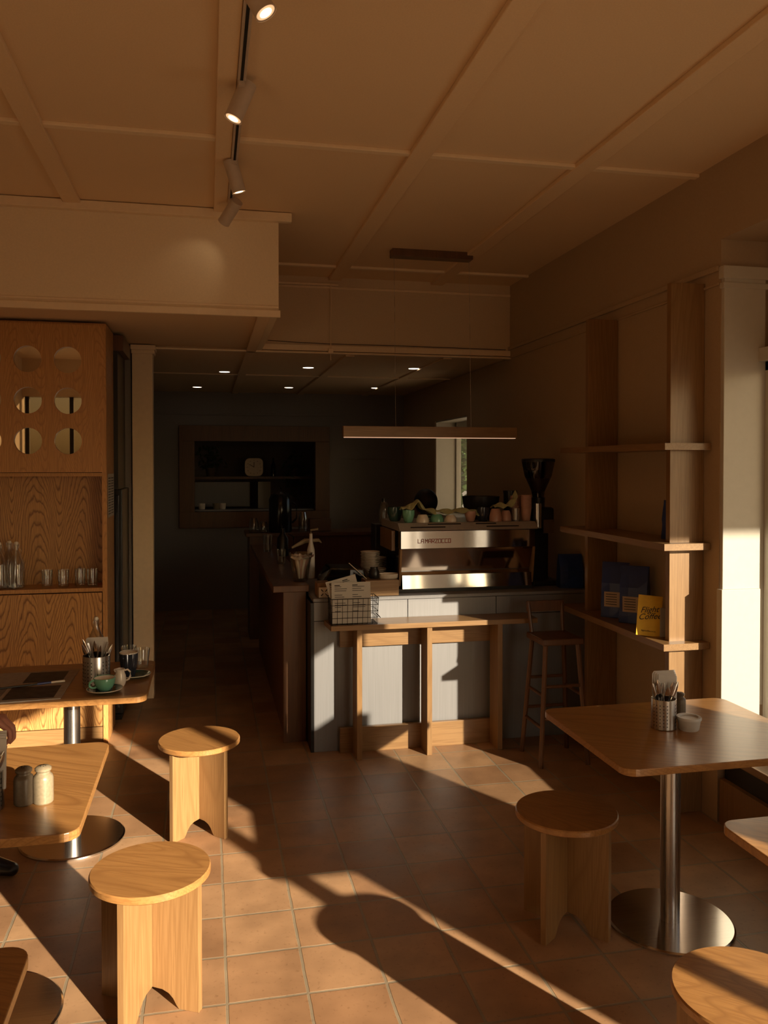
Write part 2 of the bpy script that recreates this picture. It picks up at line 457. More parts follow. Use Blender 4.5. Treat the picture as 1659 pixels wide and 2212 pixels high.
# ceiling battens
bat = []
for x, hw in ((-1.72, .05), (-.79, .05), (.085, .04), (1.07, .055), (1.97, .055)):
    bat.append((x - hw, x + hw, -1.5, 7.02, 3.474, 3.5))
for i, (x0, x1, y0, y1, z0, z1) in enumerate(bat):
    B('trim_%d' % (i + 1), 'ceil', (x0, x1, y0, y1, z0, z1), bevel=.004)
for i, y in enumerate((.49, 1.71, 2.92 - 1.3, 4.13, 6.60)):
    if i == 2: continue
    B('trim_%d' % (i + 11), 'trimp', (-2.7, 2.65, y - .022, y + .022, 3.480, 3.5), bevel=.003)
# rear ceiling battens
rb = [(-2.7, 2.65, 6.98, 7.03, 2.845, 2.86), (-2.7, 2.65, 8.85, 8.89, 2.848, 2.86)]
for k, b in enumerate(rb): B('trim_%d' % (k + 21), 'trimp', b, bevel=.003)
for k, x in enumerate((.36, 1.22, 2.1)): B('trim_%d' % (k + 31), 'ceil', (x - .04, x + .04, 5.34 if x < .4 else 7.12, 11.1, 2.845, 2.86), bevel=.003)

# right wall (thick) with window recess at the front and a window opening at the rear
m = MB()
m.box(2.65, 2.95, 3.91, 8.27, 0, 3.5); m.box(2.65, 2.95, 9.50, 11.25, 0, 3.5)
m.box(2.65, 2.95, 8.27, 9.5, 2.42, 3.5); m.box(2.65, 2.95, 8.27, 9.5, 0, 1.32)
m.box(2.65, 2.95, -1.5, 3.91, 3.09, 3.5)
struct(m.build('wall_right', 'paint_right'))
# picture rail
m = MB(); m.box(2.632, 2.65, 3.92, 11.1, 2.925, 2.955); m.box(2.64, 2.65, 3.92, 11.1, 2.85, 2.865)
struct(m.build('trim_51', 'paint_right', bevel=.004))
# recess outer wall (X 2.95..3.05): piers and sills
m = MB()
m.box(2.95, 3.05, -.265, 1.22, 0, 3.5)          # broad pier
m.box(2.95, 3.05, 1.22, 1.90, 0, 1.42)         # high sill; unseen, it and the low head above shaped to cut the sun
m.box(2.95, 3.05, 1.90, 3.91, 0, .50)
m.box(2.95, 3.05, 1.22, 3.91, 2.50, 3.5); m.box(2.95, 3.05, 1.22, 1.90, 2.08, 2.50)
m.box(2.95, 3.05, -1.5, -.265, 2.69, 3.5)
struct(m.build('wall_bay', 'white'))
# jamb pilaster at the end of the recess, facing the room's front
m = MB()
m.box(2.655, 2.90, 3.885, 3.915, .62, 2.93); m.box(2.64, 2.915, 3.87, 3.915, 2.88, 2.945); m.box(2.645, 2.91, 3.878, 3.915, 2.83, 2.86)
m.box(2.64, 2.87, 3.868, 3.915, .45, 1.245)
struct(m.build('trim_52', 'white', bevel=.003))


def win(idx, y0, y1, z0, z1, mull=()):
    m = MB()
    for a, b in ((y0, y0 + .045), (y1 - .045, y1)): m.box(2.90, 2.96, a, b, z0, z1)
    m.box(2.90, 2.96, y0, y1, z0, z0 + .05); m.box(2.90, 2.96, y0, y1, z1 - .10, z1)
    for y in mull: m.box(2.91, 2.95, y - .02, y + .02, z0, z1)
    f = struct(m.build('window_%d' % idx, 'white', bevel=.003))
    g = MB().box(2.928, 2.932, y0 + .04, y1 - .04, z0 + .04, z1 - .04).build('pane', 'winglass', f)
    return f


win(1, 1.90, 3.885, .50, 2.50)
win(3, 1.22, 1.90, 1.42, 2.08)
win(4, 8.27, 9.50, 1.32, 2.42)
B('trim_53', 'white', (2.66, 2.94, 9.485, 9.505, 1.32, 2.42), (2.66, 2.94, 8.27, 9.5, 2.405, 2.425), (2.62, 2.95, 8.2, 9.55, 1.31, 1.335))
B('trim_54', 'white', (2.86, 2.96, 3.36, 3.9, 2.45, 2.52), (2.93, 3.0, 3.36, 3.9, 2.45, 3.1))
# façade behind the camera, with doorway
m = MB(); m.box(-.60, 1.85, -1.6, -1.45, 0, 3.5); m.box(-1.30, -.60, -1.6, -1.45, 2.0, 3.5); m.box(-1.30, -.60, -1.6, -1.45, 0, .9); m.box(1.85, 3.05, -1.6, -1.45, 2.69, 3.5)
m.box(-2.7, -1.30, -1.6, -1.45, 0, .9); m.box(-2.7, -1.30, -1.6, -1.45, 2.93, 3.5)
struct(m.build('wall_front', 'paint'))
m = MB()
for x in (-2.63, -2.0, -1.33): m.box(x - .03, x + .03, -1.50, -1.44, .9, 2.93)
m.box(-2.7, -.6, -1.5, -1.44, 1.98, 2.04); m.box(-.66, -.6, -1.5, -1.44, .9, 2.0)
wf = struct(m.build('window_6', 'blackm'))
MB().box(-2.72, -1.30, -1.50, -1.495, 2.0, 2.93).build('pane', 'tint', wf)
MB().box(-2.70, -.60, -1.50, -1.495, .9, 2.0).build('pane', 'winglass', wf)
B('trim_55', 'white', (2.95, 3.05, -1.60, -1.16, 0, 0.02), (2.95, 3.0, -.84, -.70, 0, 2.75), (1.85, 1.89, -1.6, -1.45, 0, 2.69), bevel=.004)
# left wall, rear left wall, post, back wall
B('wall_left', 'paint', (-2.8, -2.7, -1.6, 7.1, 0, 3.5))
B('wall_rear_left', 'wall_dark', (-2.7, -.60, 6.99, 7.1, 0, 2.93), (-.95, -.85, 7.1, 11.15, 0, 2.93))
m = MB(); m.box(-.59, -.43, 6.955, 7.10, 0, 2.83); m.box(-.60, -.405, 6.935, 7.11, 2.83, 2.87); m.box(-.595, -.415, 6.945, 7.105, 2.80, 2.83)
struct(m.build('trim_61', 'trimp', bevel=.004))
m = MB(); m.box(-.95, 2.65, 11.1, 11.2, 0, 1.29); m.box(-.95, 2.65, 11.1, 11.2, 2.215, 2.9); m.box(-.95, -.16, 11.1, 11.2, 1.29, 2.215); m.box(1.42, 2.65, 11.1, 11.2, 1.29, 2.215)
struct(m.build('wall_back', 'wall_dark'))
B('trim_62', 'wall_dark', (-.95, 2.65, 11.085, 11.1, 2.56, 2.58), (1.65, 2.65, 11.09, 11.1, 1.98, 1.99), bevel=.002)
# kitchen room behind the pass-through
B('wall_kitchen', 'wall_dark', (-.9, 2.3, 12.9, 13.0, 0, 2.9), (-.9, -.8, 11.2, 12.9, 0, 2.9), (2.2, 2.3, 11.2, 12.9, 0, 2.9))
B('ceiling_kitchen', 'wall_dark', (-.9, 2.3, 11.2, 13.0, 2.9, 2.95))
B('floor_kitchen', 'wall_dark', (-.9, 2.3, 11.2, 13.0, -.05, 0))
# pass-through frame
m = MB()
m.box(-.355, 1.613, 11.05, 11.22, 2.215, 2.42); m.box(-.355, 1.613, 11.05, 11.22, 1.08, 1.29)
m.box(-.355, -.16, 11.05, 11.22, 1.29, 2.215); m.box(1.42, 1.613, 11.05, 11.22, 1.29, 2.215)
struct(m.build('window_5', 'darkwood', bevel=.003))
# bench seat in the window recess (built in)
seat = thing('window_bench', 'long built-in oak bench with a sunlit seat under the right-hand windows', 'bench', (2.65, 1.7, 0))
MB().box(-.01, .30, -1.2, 2.19, .36, .40).build('seat', 'oaky', seat, bevel=.004)
MB().box(.0, .03, -1.2, 2.19, 0, .24).build('front_panel', 'oak', seat)
MB().box(.03, .06, -1.2, 2.19, .24, .36).build('recess_strip', 'black', seat)
MB().box(.235, .30, -.0, 2.19, .48, .51).build('sill_board', 'oaky', seat, bevel=.003)

# exterior: pavement, unseen canopy added and sized to cut off the high sun
B('ground_outside', 'ground', (-30, 40, -40, 60, -.15, -.06))
B('trim_sun_cutoff', 'white', (3.05, 7.5, -1.93, 3.87, 3.49, 3.56), (3.05, 7.5, 3.87, 11.5, 3.49, 3.56))

# ================================================================== STOOLS
def make_stool(loc, rz, label, g='round oak stools on the tiled floor'):
    t = thing('round_stool', label, 'stool', loc, rz, g)
    s = MB().lathe([(0, .45), (.200, .45), (.208, .456), (.208, .474), (.204, .479), (0, .479)], seg=64).build('seat', 'oak_seat', t, smooth=True)
    hw = .192
    poly = [(-hw, 0), (-hw + .045, 0)]
    for k in range(0, 9):
        a = math.pi * k / 8; poly.append((-math.cos(a) * .085 - 0, .10 * math.sin(a) ** .8 if 0 < k < 8 else 0.02))
    poly = [(-hw, 0), (-.115, 0)] + [(-.105, .012), (-.092, .034), (-.075, .050), (-.05, .060), (0, .063), (.05, .060), (.075, .050), (.092, .034), (.105, .012)] + [(.115, 0), (hw, 0), (hw, .45), (-hw, .45)]
    a = MB().prism(poly, -.0125, .0125, 'y').build('leg_board', 'oak', t, bevel=.0015)
    # crossing board as two halves
    h1 = [(p if p[0] > .013 else (.013, p[1])) for p in poly if p[0] > .0]
    half = [(.0127, .063)] + [(x, z) for x, z in poly if x > .02] + [(.0127, .45)]
    m = MB().prism(half, -.0125, .0125, 'x'); m.prism([(-x, z) for x, z in half], -.0125, .0125, 'x')
    m.build('leg_board', 'oak', t, bevel=.0015)
    return t


st = make_stool((-.20, 3.008, 0), R(-27), 'nearest round oak stool in full sunlight beside the left-hand tables')
dup(st, (-.045, 4.393, 0), R(-46), 'smaller-looking round oak stool further back, one dark shadow across its sunlit seat')
dup(st, (1.445, 3.16, 0), R(-52), 'round oak stool standing in shade in front of the shaded right-hand table')
dup(st, (1.437, 1.96, 0), R(-40), 'round oak stool cut by the lower right corner, shadow stripe over its seat')

# ================================================================== TABLES
def make_table(name_label, x0, x1, y0, y1, px, py):
    t = thing('cafe_table', name_label, 'table', (px, py, 0), 0, 'oak-topped pedestal tables')
    top = MB().prism(rrect(x0 - px, x1 - px, y0 - py, y1 - py, .055), .762, .79).build('tabletop', 'oak_top', t, bevel=.003)
    MB().tube((0, 0, .012), (0, 0, .75), .040, seg=48).build('pole', 'steel', t, smooth=True)
    MB().prism(rrect(-.14, .14, -.14, .14, .02), .75, .762).build('mounting_plate', 'blackm', t)
    MB().lathe([(0, 0), (.255, 0), (.255, .008), (.248, .013), (0, .014)], seg=72).build('base_disc', 'disc', t, smooth=True)
    return t


make_table('oak-topped pedestal table in front of the tall cabinet, set with coffee cups', -1.12, -.29, 4.10, 4.87, -.676, 4.42)
make_table('sunlit oak-topped pedestal table with salt and pepper shakers near its edge', -1.12, -.385, 2.62, 3.47, -.755, 3.03)
make_table('oak-topped pedestal table in the lower left corner, mostly cut off by the frame', -1.12, -.40, 1.20, 2.03, -.77, 1.62)
make_table('large shaded oak-topped pedestal table on the right with a white-lidded tub', 1.485, 2.40, 2.74, 3.52, 1.877, 3.09)
make_table('oak-topped table at the right edge, only its sunlit rounded corner in view', 1.55, 2.42, 1.50, 2.29, 1.98, 1.88)

# ================================================================== TABLE THINGS
def spoon(m, base, tip, kind, w_=.010):
    base, tip = Vector(base), Vector(tip); d = (tip - base)
    L = d.length; dn = d.normalized(); side = dn.cross(Vector((0.2, 1, 0))).normalized()
    m.path([base, base + d * .65], .0022, 6)
    if kind == 'fork':
        for k in (-1.2, -.4, .4, 1.2):
            m.path([base + d * .65 + side * .0, base + d * .74 + side * .006 * k, tip + side * .006 * k], .0013, 5)
    else:
        n = 8; pts = []; rr = []
        for k in range(n + 1):
            u = k / n; pts.append(base + d * (.6 + .4 * u)); rr.append(max(.001, (.011 if kind == 'spoon' else .008) * math.sin(math.pi * min(1, .08 + u * .9)) ** .7))
        a = len(m.bm.verts); m.path(pts, rr, 10)
        m.bm.verts.ensure_lookup_table()
        nrm = dn.cross(side).normalized()
        for v in m.bm.verts[a:]:
            q = v.co - base; k = q.dot(nrm); v.co -= nrm * k * .75


def cutlery_tin(loc, r, h, label, napk, seed=1, lit='steel'):
    rnd = random.Random(seed)
    t = thing('cutlery_tin', label, 'cutlery holder', loc, 0, 'perforated steel cutlery tins')
    MB().lathe([(0, .003), (r, .003), (r, h), (r - .0015, h + .001), (r - .003, h), (r - .003, .006), (0, .006)], seg=56).build('cup', 'steel', t, smooth=True)
    m = MB()
    for k in range(22):
        if k % 5 in (3, 4): continue
        a = 2 * math.pi * k / 22 + 3.9
        for j in range(7):
            z = h * (.14 + .115 * j)
            m.tube((r * .985 * math.cos(a), r * .985 * math.sin(a), z), ((r + .0006) * math.cos(a), (r + .0006) * math.sin(a), z), r * .045, seg=8)
    tag(m.build('perforations', 'hole', t), kind='stuff')
    # napkins: folded sheets standing inside
    nw, nh, dx, dy = napk
    m = MB()
    for k in range(4):
        w2 = nw * (1 - .06 * k)
        pts = [(-w2, h * .5), (w2 * .95, h * .5), (w2, h + nh - .008 * k), (-w2 * (.90 + .02 * k), h + nh - .004 * k), (-w2 * 1.05, h + nh * .90)]
        m.prism([(x + dx + .004 * k, z) for x, z in pts], dy - .004 * k - .0016, dy - .004 * k, 'y')
    m.build('napkins', 'napkin', t, bevel=.0006)
    kinds = ['knife', 'spoon', 'fork', 'spoon', 'knife', 'fork', 'spoon']
    for k, kd in enumerate(kinds):
        m = MB(); a = -2.9 + k * .43
        ax, ay = math.cos(a), math.sin(a)
        lean = 1.0 + rnd.uniform(.05, .45)
        spoon(m, (-ax * r * .2, -ay * r * .2, .012), (ax * r * lean * .92, ay * r * .8 * lean * .7, h + .055 + rnd.uniform(0, .035)), kd)
        m.build(kd, 'chrome', t, smooth=True)
    return t


cutlery_tin((-.548, 4.36, .79), .066, .155, 'tall perforated steel cutlery tin on the table by the cabinet, white napkins standing in it', (.052, .088, .003, .01), 1)
cutlery_tin((-.705, 2.86, .79), .058, .125, 'steel cutlery tin with large napkins at the left edge beside the shakers', (.066, .125, .0, .01), 5)
cutlery_tin((1.885, 3.16, .79), .051, .125, 'steel cutlery tin with napkins and cutlery on the shaded right-hand table', (.052, .115, .006, .012), 9)


def cup(loc, prof, mat, inner, label, cat='cup', handle=None, name='coffee_cup', group=None, liquid=None, rz=0):
    t = thing(name, label, cat, loc, rz, group)
    MB().lathe(prof, seg=48).build('body', mat, t, smooth=True)
    n = len(prof) // 2
    if inner:
        r, z0, z1 = inner
        MB().lathe([(0, z0), (r * .6, z0 + .001), (r * .93, z1 * .6), (r, z1)], seg=48).build('inside_glaze', 'creamg', t, smooth=True, solid=.0008)
    if liquid:
        MB().lathe([(0, liquid[1]), (liquid[0], liquid[1])], seg=40).build('coffee', 'brown', t)
    if handle:
        MB().path(handle, .0055, 8).build('handle', mat, t, smooth=True)
    return t


def saucer(loc, r, label, mat='teal', group=None):
    t = thing('saucer', label, 'saucer', loc, 0, group)
    MB().lathe([(0, .003), (r * .45, .003), (r * .5, .0), (r * .55, .003), (r * .97, .0145), (r, .017), (r * .96, .0185), (r * .55, .0075), (0, .0065)], seg=56).build('dish', mat, t, smooth=True)
    MB().lathe([(r * .955, .0182), (r * .985, .0196), (r * 1.005, .0175), (r * .99, .0155)], seg=56).build('rim', 'creamg', t, smooth=True)
    return t


def arc(cx, cz, rx, rz_, a0, a1, n=12, y=0, rot=0):
    pts = []
    for k in range(n + 1):
        a = R(a0 + (a1 - a0) * k / n); x = cx + rx * math.cos(a); z = cz + rz_ * math.sin(a)
        pts.append((x * math.cos(rot), x * math.sin(rot), z))
    return pts


saucer((-.495, 4.235, .79), .086, 'mint-rimmed saucer under the low green cup', group='saucers on the cabinet table')
cup((-.495, 4.235, .798), [(0, .002), (.026, .0), (.028, .004), (.040, .016), (.050, .040), (.0525, .062), (.051, .0635), (.0495, .0615), (.047, .04), (.036, .016), (0, .01)], 'mint', (.0488, .012, .061),
    'low mint-green coffee cup on a saucer with handle to the left', handle=arc(-.052, .036, .022, .018, 60, 300, y=0, rot=0), liquid=None, rz=R(22), name='coffee_cup')
saucer((-.375, 4.50, .79), .083, 'dark saucer under the tall ribbed navy cup', group='saucers on the cabinet table')
t = thing('tall_cup', 'tall ribbed navy cup with pale rim on a dark saucer', 'cup', (-.405, 4.50, .797))
m = MB(); seg = 72; prof = [(.028, 0), (.030, .004), (.034, .02), (.041, .06), (.0445, .098), (.046, .124)]
rings = []
for r, z in prof:
    rings.append([m.bm.verts.new(((r + (.0009 if k % 2 else -.0006)) * math.cos(2 * math.pi * k / seg), (r + (.0009 if k % 2 else -.0006)) * math.sin(2 * math.pi * k / seg), z)) for k in range(seg)])
for a, b in zip(rings, rings[1:]):
    for k in range(seg): m.bm.faces.new((a[k], a[(k + 1) % seg], b[(k + 1) % seg], b[k]))
m.bm.faces.new(rings[0][::-1]); m.build('body', 'navyg', t, solid=.001)
MB().lathe([(.0465, .120), (.047, .126), (.045, .1275), (.043, .125)], seg=56).build('rim', 'creamg', t, smooth=True)
MB().lathe([(0, .01), (.028, .012), (.036, .04), (.043, .123)], seg=56).build('inside_glaze', 'creamg', t, smooth=True, solid=.0006)
t = thing('milk_jug', 'small white milk jug between the two coffee cups', 'jug', (-.432, 4.33, .79))
MB().lathe([(0, .001), (.020, .0), (.026, .01), (.031, .03), (.028, .055), (.021, .072), (.024, .086), (.0225, .087), (.0195, .072), (.0265, .054), (.029, .03), (0, .006)], seg=40).build('body', 'creamg', t, smooth=True)
MB().path([(.024, 0, .078), (.036, 0, .082), (.049, 0, .070), (.050, 0, .050), (.042, 0, .034), (.029, 0, .027)], .0045, 8).build('handle', 'creamg', t, smooth=True)
MB().path([(-.018, 0, .076), (-.028, 0, .086)], [.010, .005], 8).build('spout', 'creamg', t, smooth=True)
t0 = None
for k, (x, y, lb) in enumerate(((-.353, 4.70, 'clear water tumbler at the back right corner of the cabinet table'), (-.43, 4.78, 'second clear water tumbler, half behind the first, on the cabinet table'))):
    t = tag(MB().lathe([(0, .001), (.030, .0), (.033, .005), (.036, .05), (.042, .105), (.0405, .105), (.0345, .05), (.031, .010), (0, .009)], seg=36).build('tumbler', 'glass', smooth=True), lb, 'glass', 'tumblers on the cabinet table')
    t.location = (x, y, .79)


def swing_bottle(loc, sc=1.0, label='', group=None):
    t = thing('swing_top_bottle', label, 'bottle', loc, 0, group); t.scale = (sc,) * 3
    MB().lathe([(0, .004), (.044, .0), (.050, .006), (.050, .15), (.046, .175), (.030, .205), (.017, .235), (.0145, .255), (.0145, .278), (.016, .282), (.013, .284), (.0125, .255), (.028, .203), (.0475, .15), (.0475, .010), (0, .010)], seg=36).build('glass_body', 'glass', t, smooth=True)
    MB().lathe([(0, .30), (.010, .30), (.014, .292), (.0135, .283), (.010, .276), (0, .276)], seg=20).build('stopper', 'creamg', t, smooth=True)
    MB().path([(-.016, 0, .26), (-.018, 0, .285), (0, 0, .303), (.018, 0, .285), (.016, 0, .26), (.026, .0, .248), (.032, 0, .236)], .0014, 6).build('wire_clip', 'chrome', t)
    return t


swing_bottle((-.600, 4.76, .79), .93, 'clear swing-top water bottle behind the napkins on the cabinet table')
# newspaper
t = thing('newspaper', 'open newspaper with dark photographs lying on the table by the cabinet', 'newspaper', (-.85, 4.42, .79))
m = MB(); m.prism([(-.26, -.31), (.165, -.275), (.165, .02), (-.26, .0)], .001, .004); m.build('front_page', plain('newsprint', (.38, .33, .28), .85, noise=.1), t)
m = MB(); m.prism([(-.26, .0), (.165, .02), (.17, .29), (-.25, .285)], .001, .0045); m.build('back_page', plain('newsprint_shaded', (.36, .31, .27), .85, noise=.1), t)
m = MB(); m.box(-.10, .13, -.25, -.03, .004, .0052); m.build('photograph', plain('news_photo', (.035, .03, .035), .5, noise=.7, nscale=22), t)
m = MB(); m.box(-.07, .12, .05, .26, .0045, .0057); m.build('photograph', plain('news_photo_two', (.04, .035, .04), .5, noise=.6, nscale=14), t)
m = MB()
for k in range(18): m.box(-.245, -.12, -.28 + k * .014 * 1.1, -.274 + k * .0154, .004, .0046)
m.build('print_lines', 'ink', t)
t = thing('marker_pen', 'dark blue-banded pen lying across the newspaper', 'pen', (-.86, 4.42, .798), R(12))
MB().tube((-.17, -.02, 0), (.02, -.0, 0), .005, seg=12).build('barrel', 'black', t)
MB().tube((.02, 0, 0), (.085, .006, 0), .0065, seg=12).build('cap', plain('blue_plastic', (.02, .04, .20), .3), t)
MB().tube((.085, .006, 0), (.15, .012, 0), .006, seg=12).build('tip', 'creamg', t)


def shaker(loc, mat, label, s=1):
    t = thing('shaker', label, 'shaker', loc, 0, 'stoneware salt and pepper shakers'); t.scale = (s, s, s)
    MB().lathe([(0, 0), (.029, 0), (.032, .004), (.032, .080), (.029, .090), (.022, .097), (.0215, .103), (.026, .107), (.026, .114), (.020, .119), (0, .121)], seg=40).build('body', mat, t, smooth=True)
    m = MB()
    for k in range(5): m.tube((.008 * math.cos(k * 1.256), .008 * math.sin(k * 1.256), .119), (.008 * math.cos(k * 1.256), .008 * math.sin(k * 1.256), .1215), .0014, seg=8)
    m.build('holes', 'hole', t)
    return t


shaker((-.592, 2.885, .79), 'stoned', 'dark brown stoneware shaker next to the steel tin at the left', 1.0)
shaker((-.532, 2.885, .79), 'stone', 'cream stoneware shaker nearest the edge of the sunlit table', 1.0)
shaker((2.045, 3.30, .79), 'stoned', 'dark pepper shaker behind the tub on the shaded right-hand table', .86)
t = thing('lidded_tub', 'small white round tub with a clear lid on the shaded right-hand table', 'tub', (1.975, 3.115, .79))
MB().lathe([(0, .0), (.038, .0), (.041, .004), (.048, .046), (.0465, .046), (.039, .005), (0, .004)], seg=44).build('tub', 'frost', t, smooth=True)
MB().lathe([(0, .050), (.036, .050), (.038, .056), (.049, .056), (.051, .053), (.051, .045), (.049, .044), (.048, .046), (0, .046)], seg=44).build('lid', 'frost', t, smooth=True)

# ================================================================== CABINET
cab = thing('tall_cabinet', 'tall oak cabinet at the left with porthole door, open glass niche and lower door', 'cabinet', (-1.5, 5.9, 0))
CX = -1.5
MB().box(-.7, .835, .02, .05, 1.06, 1.84).build  # no-op reference
m = MB()  # carcass
m.box(.800, .832, .0, .44, .0, 2.86); m.box(-.9, .800, .0, .44, 1.825, 1.85); m.box(-.9, .800, .0, .44, 1.04, 1.067)
m.box(-.9, .800, .03, .44, .0, .02); m.box(-.9, .80, .0, .44, 2.845, 2.86); m.box(-.93, -.9, 0, .44, 0, 2.86)
m.build('carcass', 'oak_cab', cab, bevel=.0015)
MB().box(-.9, .80, .25, .27, 1.067, 1.825).build('niche_back', 'oak_fig', cab)
# porthole door
cols = [-.925, -.671, -.417 + .0 + .0]
xs = [-.912 - CX, -1.164 - CX, -1.416 - CX, -1.668 - CX]; zs = [2.606, 2.332, 2.062]
bm = bmesh.new()
x0, x1, z0, z1 = -.9, .83, 1.853, 2.845
def portdoor(bm, y, flip):
    """plate with round holes, as a grid of cells each holding one hole"""
    xe = [x0] + [(a + b) / 2 for a, b in zip(sorted(xs), sorted(xs)[1:])] + [x1]
    ze = [z0] + [(a + b) / 2 for a, b in zip(sorted(zs), sorted(zs)[1:])] + [z1]
    loops = []
    for i, cx in enumerate(sorted(xs)):
        for j, cz in enumerate(sorted(zs)):
            n = 40; ring = []; outer = []
            for k in range(n):
                a = 2 * math.pi * k / n; c, s_ = math.cos(a), math.sin(a)
                ring.append(bm.verts.new((cx + .088 * c, y, cz + .088 * s_)))
                tt = []
                if c > 1e-6: tt.append((xe[i + 1] - cx) / c)
                if c < -1e-6: tt.append((xe[i] - cx) / c)
                if s_ > 1e-6: tt.append((ze[j + 1] - cz) / s_)
                if s_ < -1e-6: tt.append((ze[j] - cz) / s_)
                tm = min(tt); outer.append(bm.verts.new((cx + tm * c, y, cz + tm * s_)))
            # corners
            cor = [(xe[i + 1], ze[j + 1]), (xe[i], ze[j + 1]), (xe[i], ze[j]), (xe[i + 1], ze[j])]
            for k in range(n):
                k2 = (k + 1) % n
                o1, o2 = outer[k].co, outer[k2].co
                extra = None
                if abs(o1.x - o2.x) > 1e-5 and abs(o1.z - o2.z) > 1e-5:
                    q = min(cor, key=lambda c_: (c_[0] - (o1.x + o2.x) / 2) ** 2 + (c_[1] - (o1.z + o2.z) / 2) ** 2)
                    extra = bm.verts.new((q[0], y, q[1]))
                vs = [ring[k], outer[k]] + ([extra] if extra else []) + [outer[k2], ring[k2]]
                bm.faces.new(vs)
            loops.append(ring)
    return loops
l1 = portdoor(bm, -.020, 0); l2 = portdoor(bm, -.001, 1)
for a, b in zip(l1, l2):
    for k in range(len(a)): bm.faces.new((a[k], a[(k + 1) % len(a)], b[(k + 1) % len(a)], b[k]))
mb = MB(); mb.bm.free(); mb.bm = bm
mb.build('porthole_door', 'oak_cab', cab)
k = 0
for x in xs:
    for z in zs:
        MB().tube((x, -.002, z), (x, .004, z), .0875, seg=40).build('round_mirror', plain('mirror_glass', (.66, .64, .60), .015, 1., noise=.01) if k == 0 else bpy.data.materials['mirror_glass'], cab); k += 1
m = MB(); m.box(-.9, .797, -.018, -.001, .125, 1.036); m.build('lower_door', 'oak_fig', cab, bevel=.001)
MB().box(-.9, .797, -.010, -.001, .0, .118).build('plinth', 'oakx', cab)
# glassware in niche
g0 = None
spots = [(-1.068, 5.98, 'clear tumbler in the niche, leftmost of the row of four'), (-.961, 5.97, 'clear tumbler in the niche, second from the left of the row'), (-.856, 5.99, 'clear tumbler in the niche, third from the left of the row'), (-.775, 5.98, 'clear tumbler in the niche, rightmost, beside the cabinet side')]
for x, y, lb in spots:
    g = tag(MB().lathe([(0, .001), (.030, .0), (.033, .006), (.037, .12), (.0355, .12), (.031, .012), (0, .012)], seg=28).build('tumbler', 'glass', smooth=True) if g0 is None else g0.copy(), lb, 'glass', 'tumblers in the cabinet niche')
    if g0 is not None: COL.objects.link(g)
    g0 = g0 or g; g.location = (x, y, 1.068)
b1 = swing_bottle((-1.37, 5.97, 1.068), 1.05, 'swing-top bottle in the niche at the picture edge', 'swing-top bottles in the niche')
dup(b1, (-1.265, 5.99, 1.068), 0, 'swing-top bottle in the niche, front right of the bottles', 'swing-top bottles in the niche')
dup(b1, (-1.33, 6.08, 1.068), 0, 'swing-top bottle in the niche, behind the two front bottles', 'swing-top bottles in the niche')
# paper on the cabinet side
t = thing('pinned_notice', 'white printed sheets pinned to the shaded side of the cabinet', 'notice', (-.666, 6.1, 1.54))
MB().box(.0, .002, -.16, .20, .0, .30).build('sheet', 'paper', t)
m = MB()
for k in range(14):
    for yy in (-.14, .03): m.box(.002, .0026, yy, yy + .13, .02 + k * .019, .026 + k * .019)
m.build('print_lines', 'ink', t)
# fridge and box above
t = thing('drinks_fridge', 'black drinks fridge squeezed between the oak cabinet and cream post', 'fridge', (-.95, 6.675, 0))
MB().box(-.33, .33, -.24, .30, .04, 1.72).build('body', 'black', t, bevel=.006)
MB().box(-.31, .31, -.285, -.26, .10, 1.68).build('door', 'fridge', t, bevel=.004)
MB().box(.22, .25, -.31, -.285, .5, 1.6).build('handle', 'steel', t, bevel=.003)
MB().box(-.32, .32, -.25, .29, 0, .04).build('plinth', 'black', t)
tag(MB().box(-1.2, -.60, 6.36, 6.9, 2.74, 2.855).build('wooden_bulkhead_box', 'darkwood', bevel=.003), 'dark wooden box at ceiling height above the black fridge', 'box')
tag(MB().box(-1.2, -.64, 6.36, 6.9, 1.722, 2.738).build('black_infill_box', 'black'), 'plain black box filling the space between drinks fridge and ceiling box', 'cupboard')  # plain black fill between the fridge and the box above

# ================================================================== COUNTER
ct = thing('service_counter', 'steel-clad service counter carrying the espresso machine', 'counter', (1.66, 5.42, 0))
X0 = -.975; X1 = .985
MB().box(X0, X1, .0, .92, .0, .868).build('front_panel', 'steelp', ct, bevel=.002)
for a, b in ((X0, -.341), (-.337, .288), (.292, X1)):
    MB().box(a, b, -.004, .9, .872, .995).build('fascia_panel', 'steelp', ct, bevel=.0015)
MB().box(X0 - .005, X1, -.01, .96, .998, 1.02).build('worktop', 'steelp', ct, bevel=.002)
MB().box(X0 - .02, X0, .0, .6, 0, .99).build('dark_gap_strip', 'black', ct)  # black strip stands in for the dark gap at the counter corner
# return counter along the aisle
rc = thing('return_counter', 'dark wooden return counter running back along the aisle', 'counter', (.58, 5.65, 0))
MB().box(-.075, .08, .0, .05, 0, 1.035).build('end_panel', 'midwood', rc, bevel=.002)
MB().box(-.06, -.03, .05, 3.0, 0, 1.035).build('side_panel', 'darkwood', rc)
MB().box(-.145, .10, -.02, 3.0, 1.035, 1.08).build('worktop', 'midwood', rc, bevel=.004)
MB().box(-.03, .08, .05, 3.0, .0, 1.0).build('carcass', 'darkwood', rc)
bb = thing('back_bar', 'dark wooden back bar unit at the end of the aisle', 'cupboard', (.85, 9.1, 0))
MB().box(-.40, 1.3, .0, .5, .0, 1.12).build('carcass', 'darkwood', bb)
MB().box(-.44, 1.34, -.03, .5, 1.12, 1.16).build('worktop', 'darkwood', bb, bevel=.004)

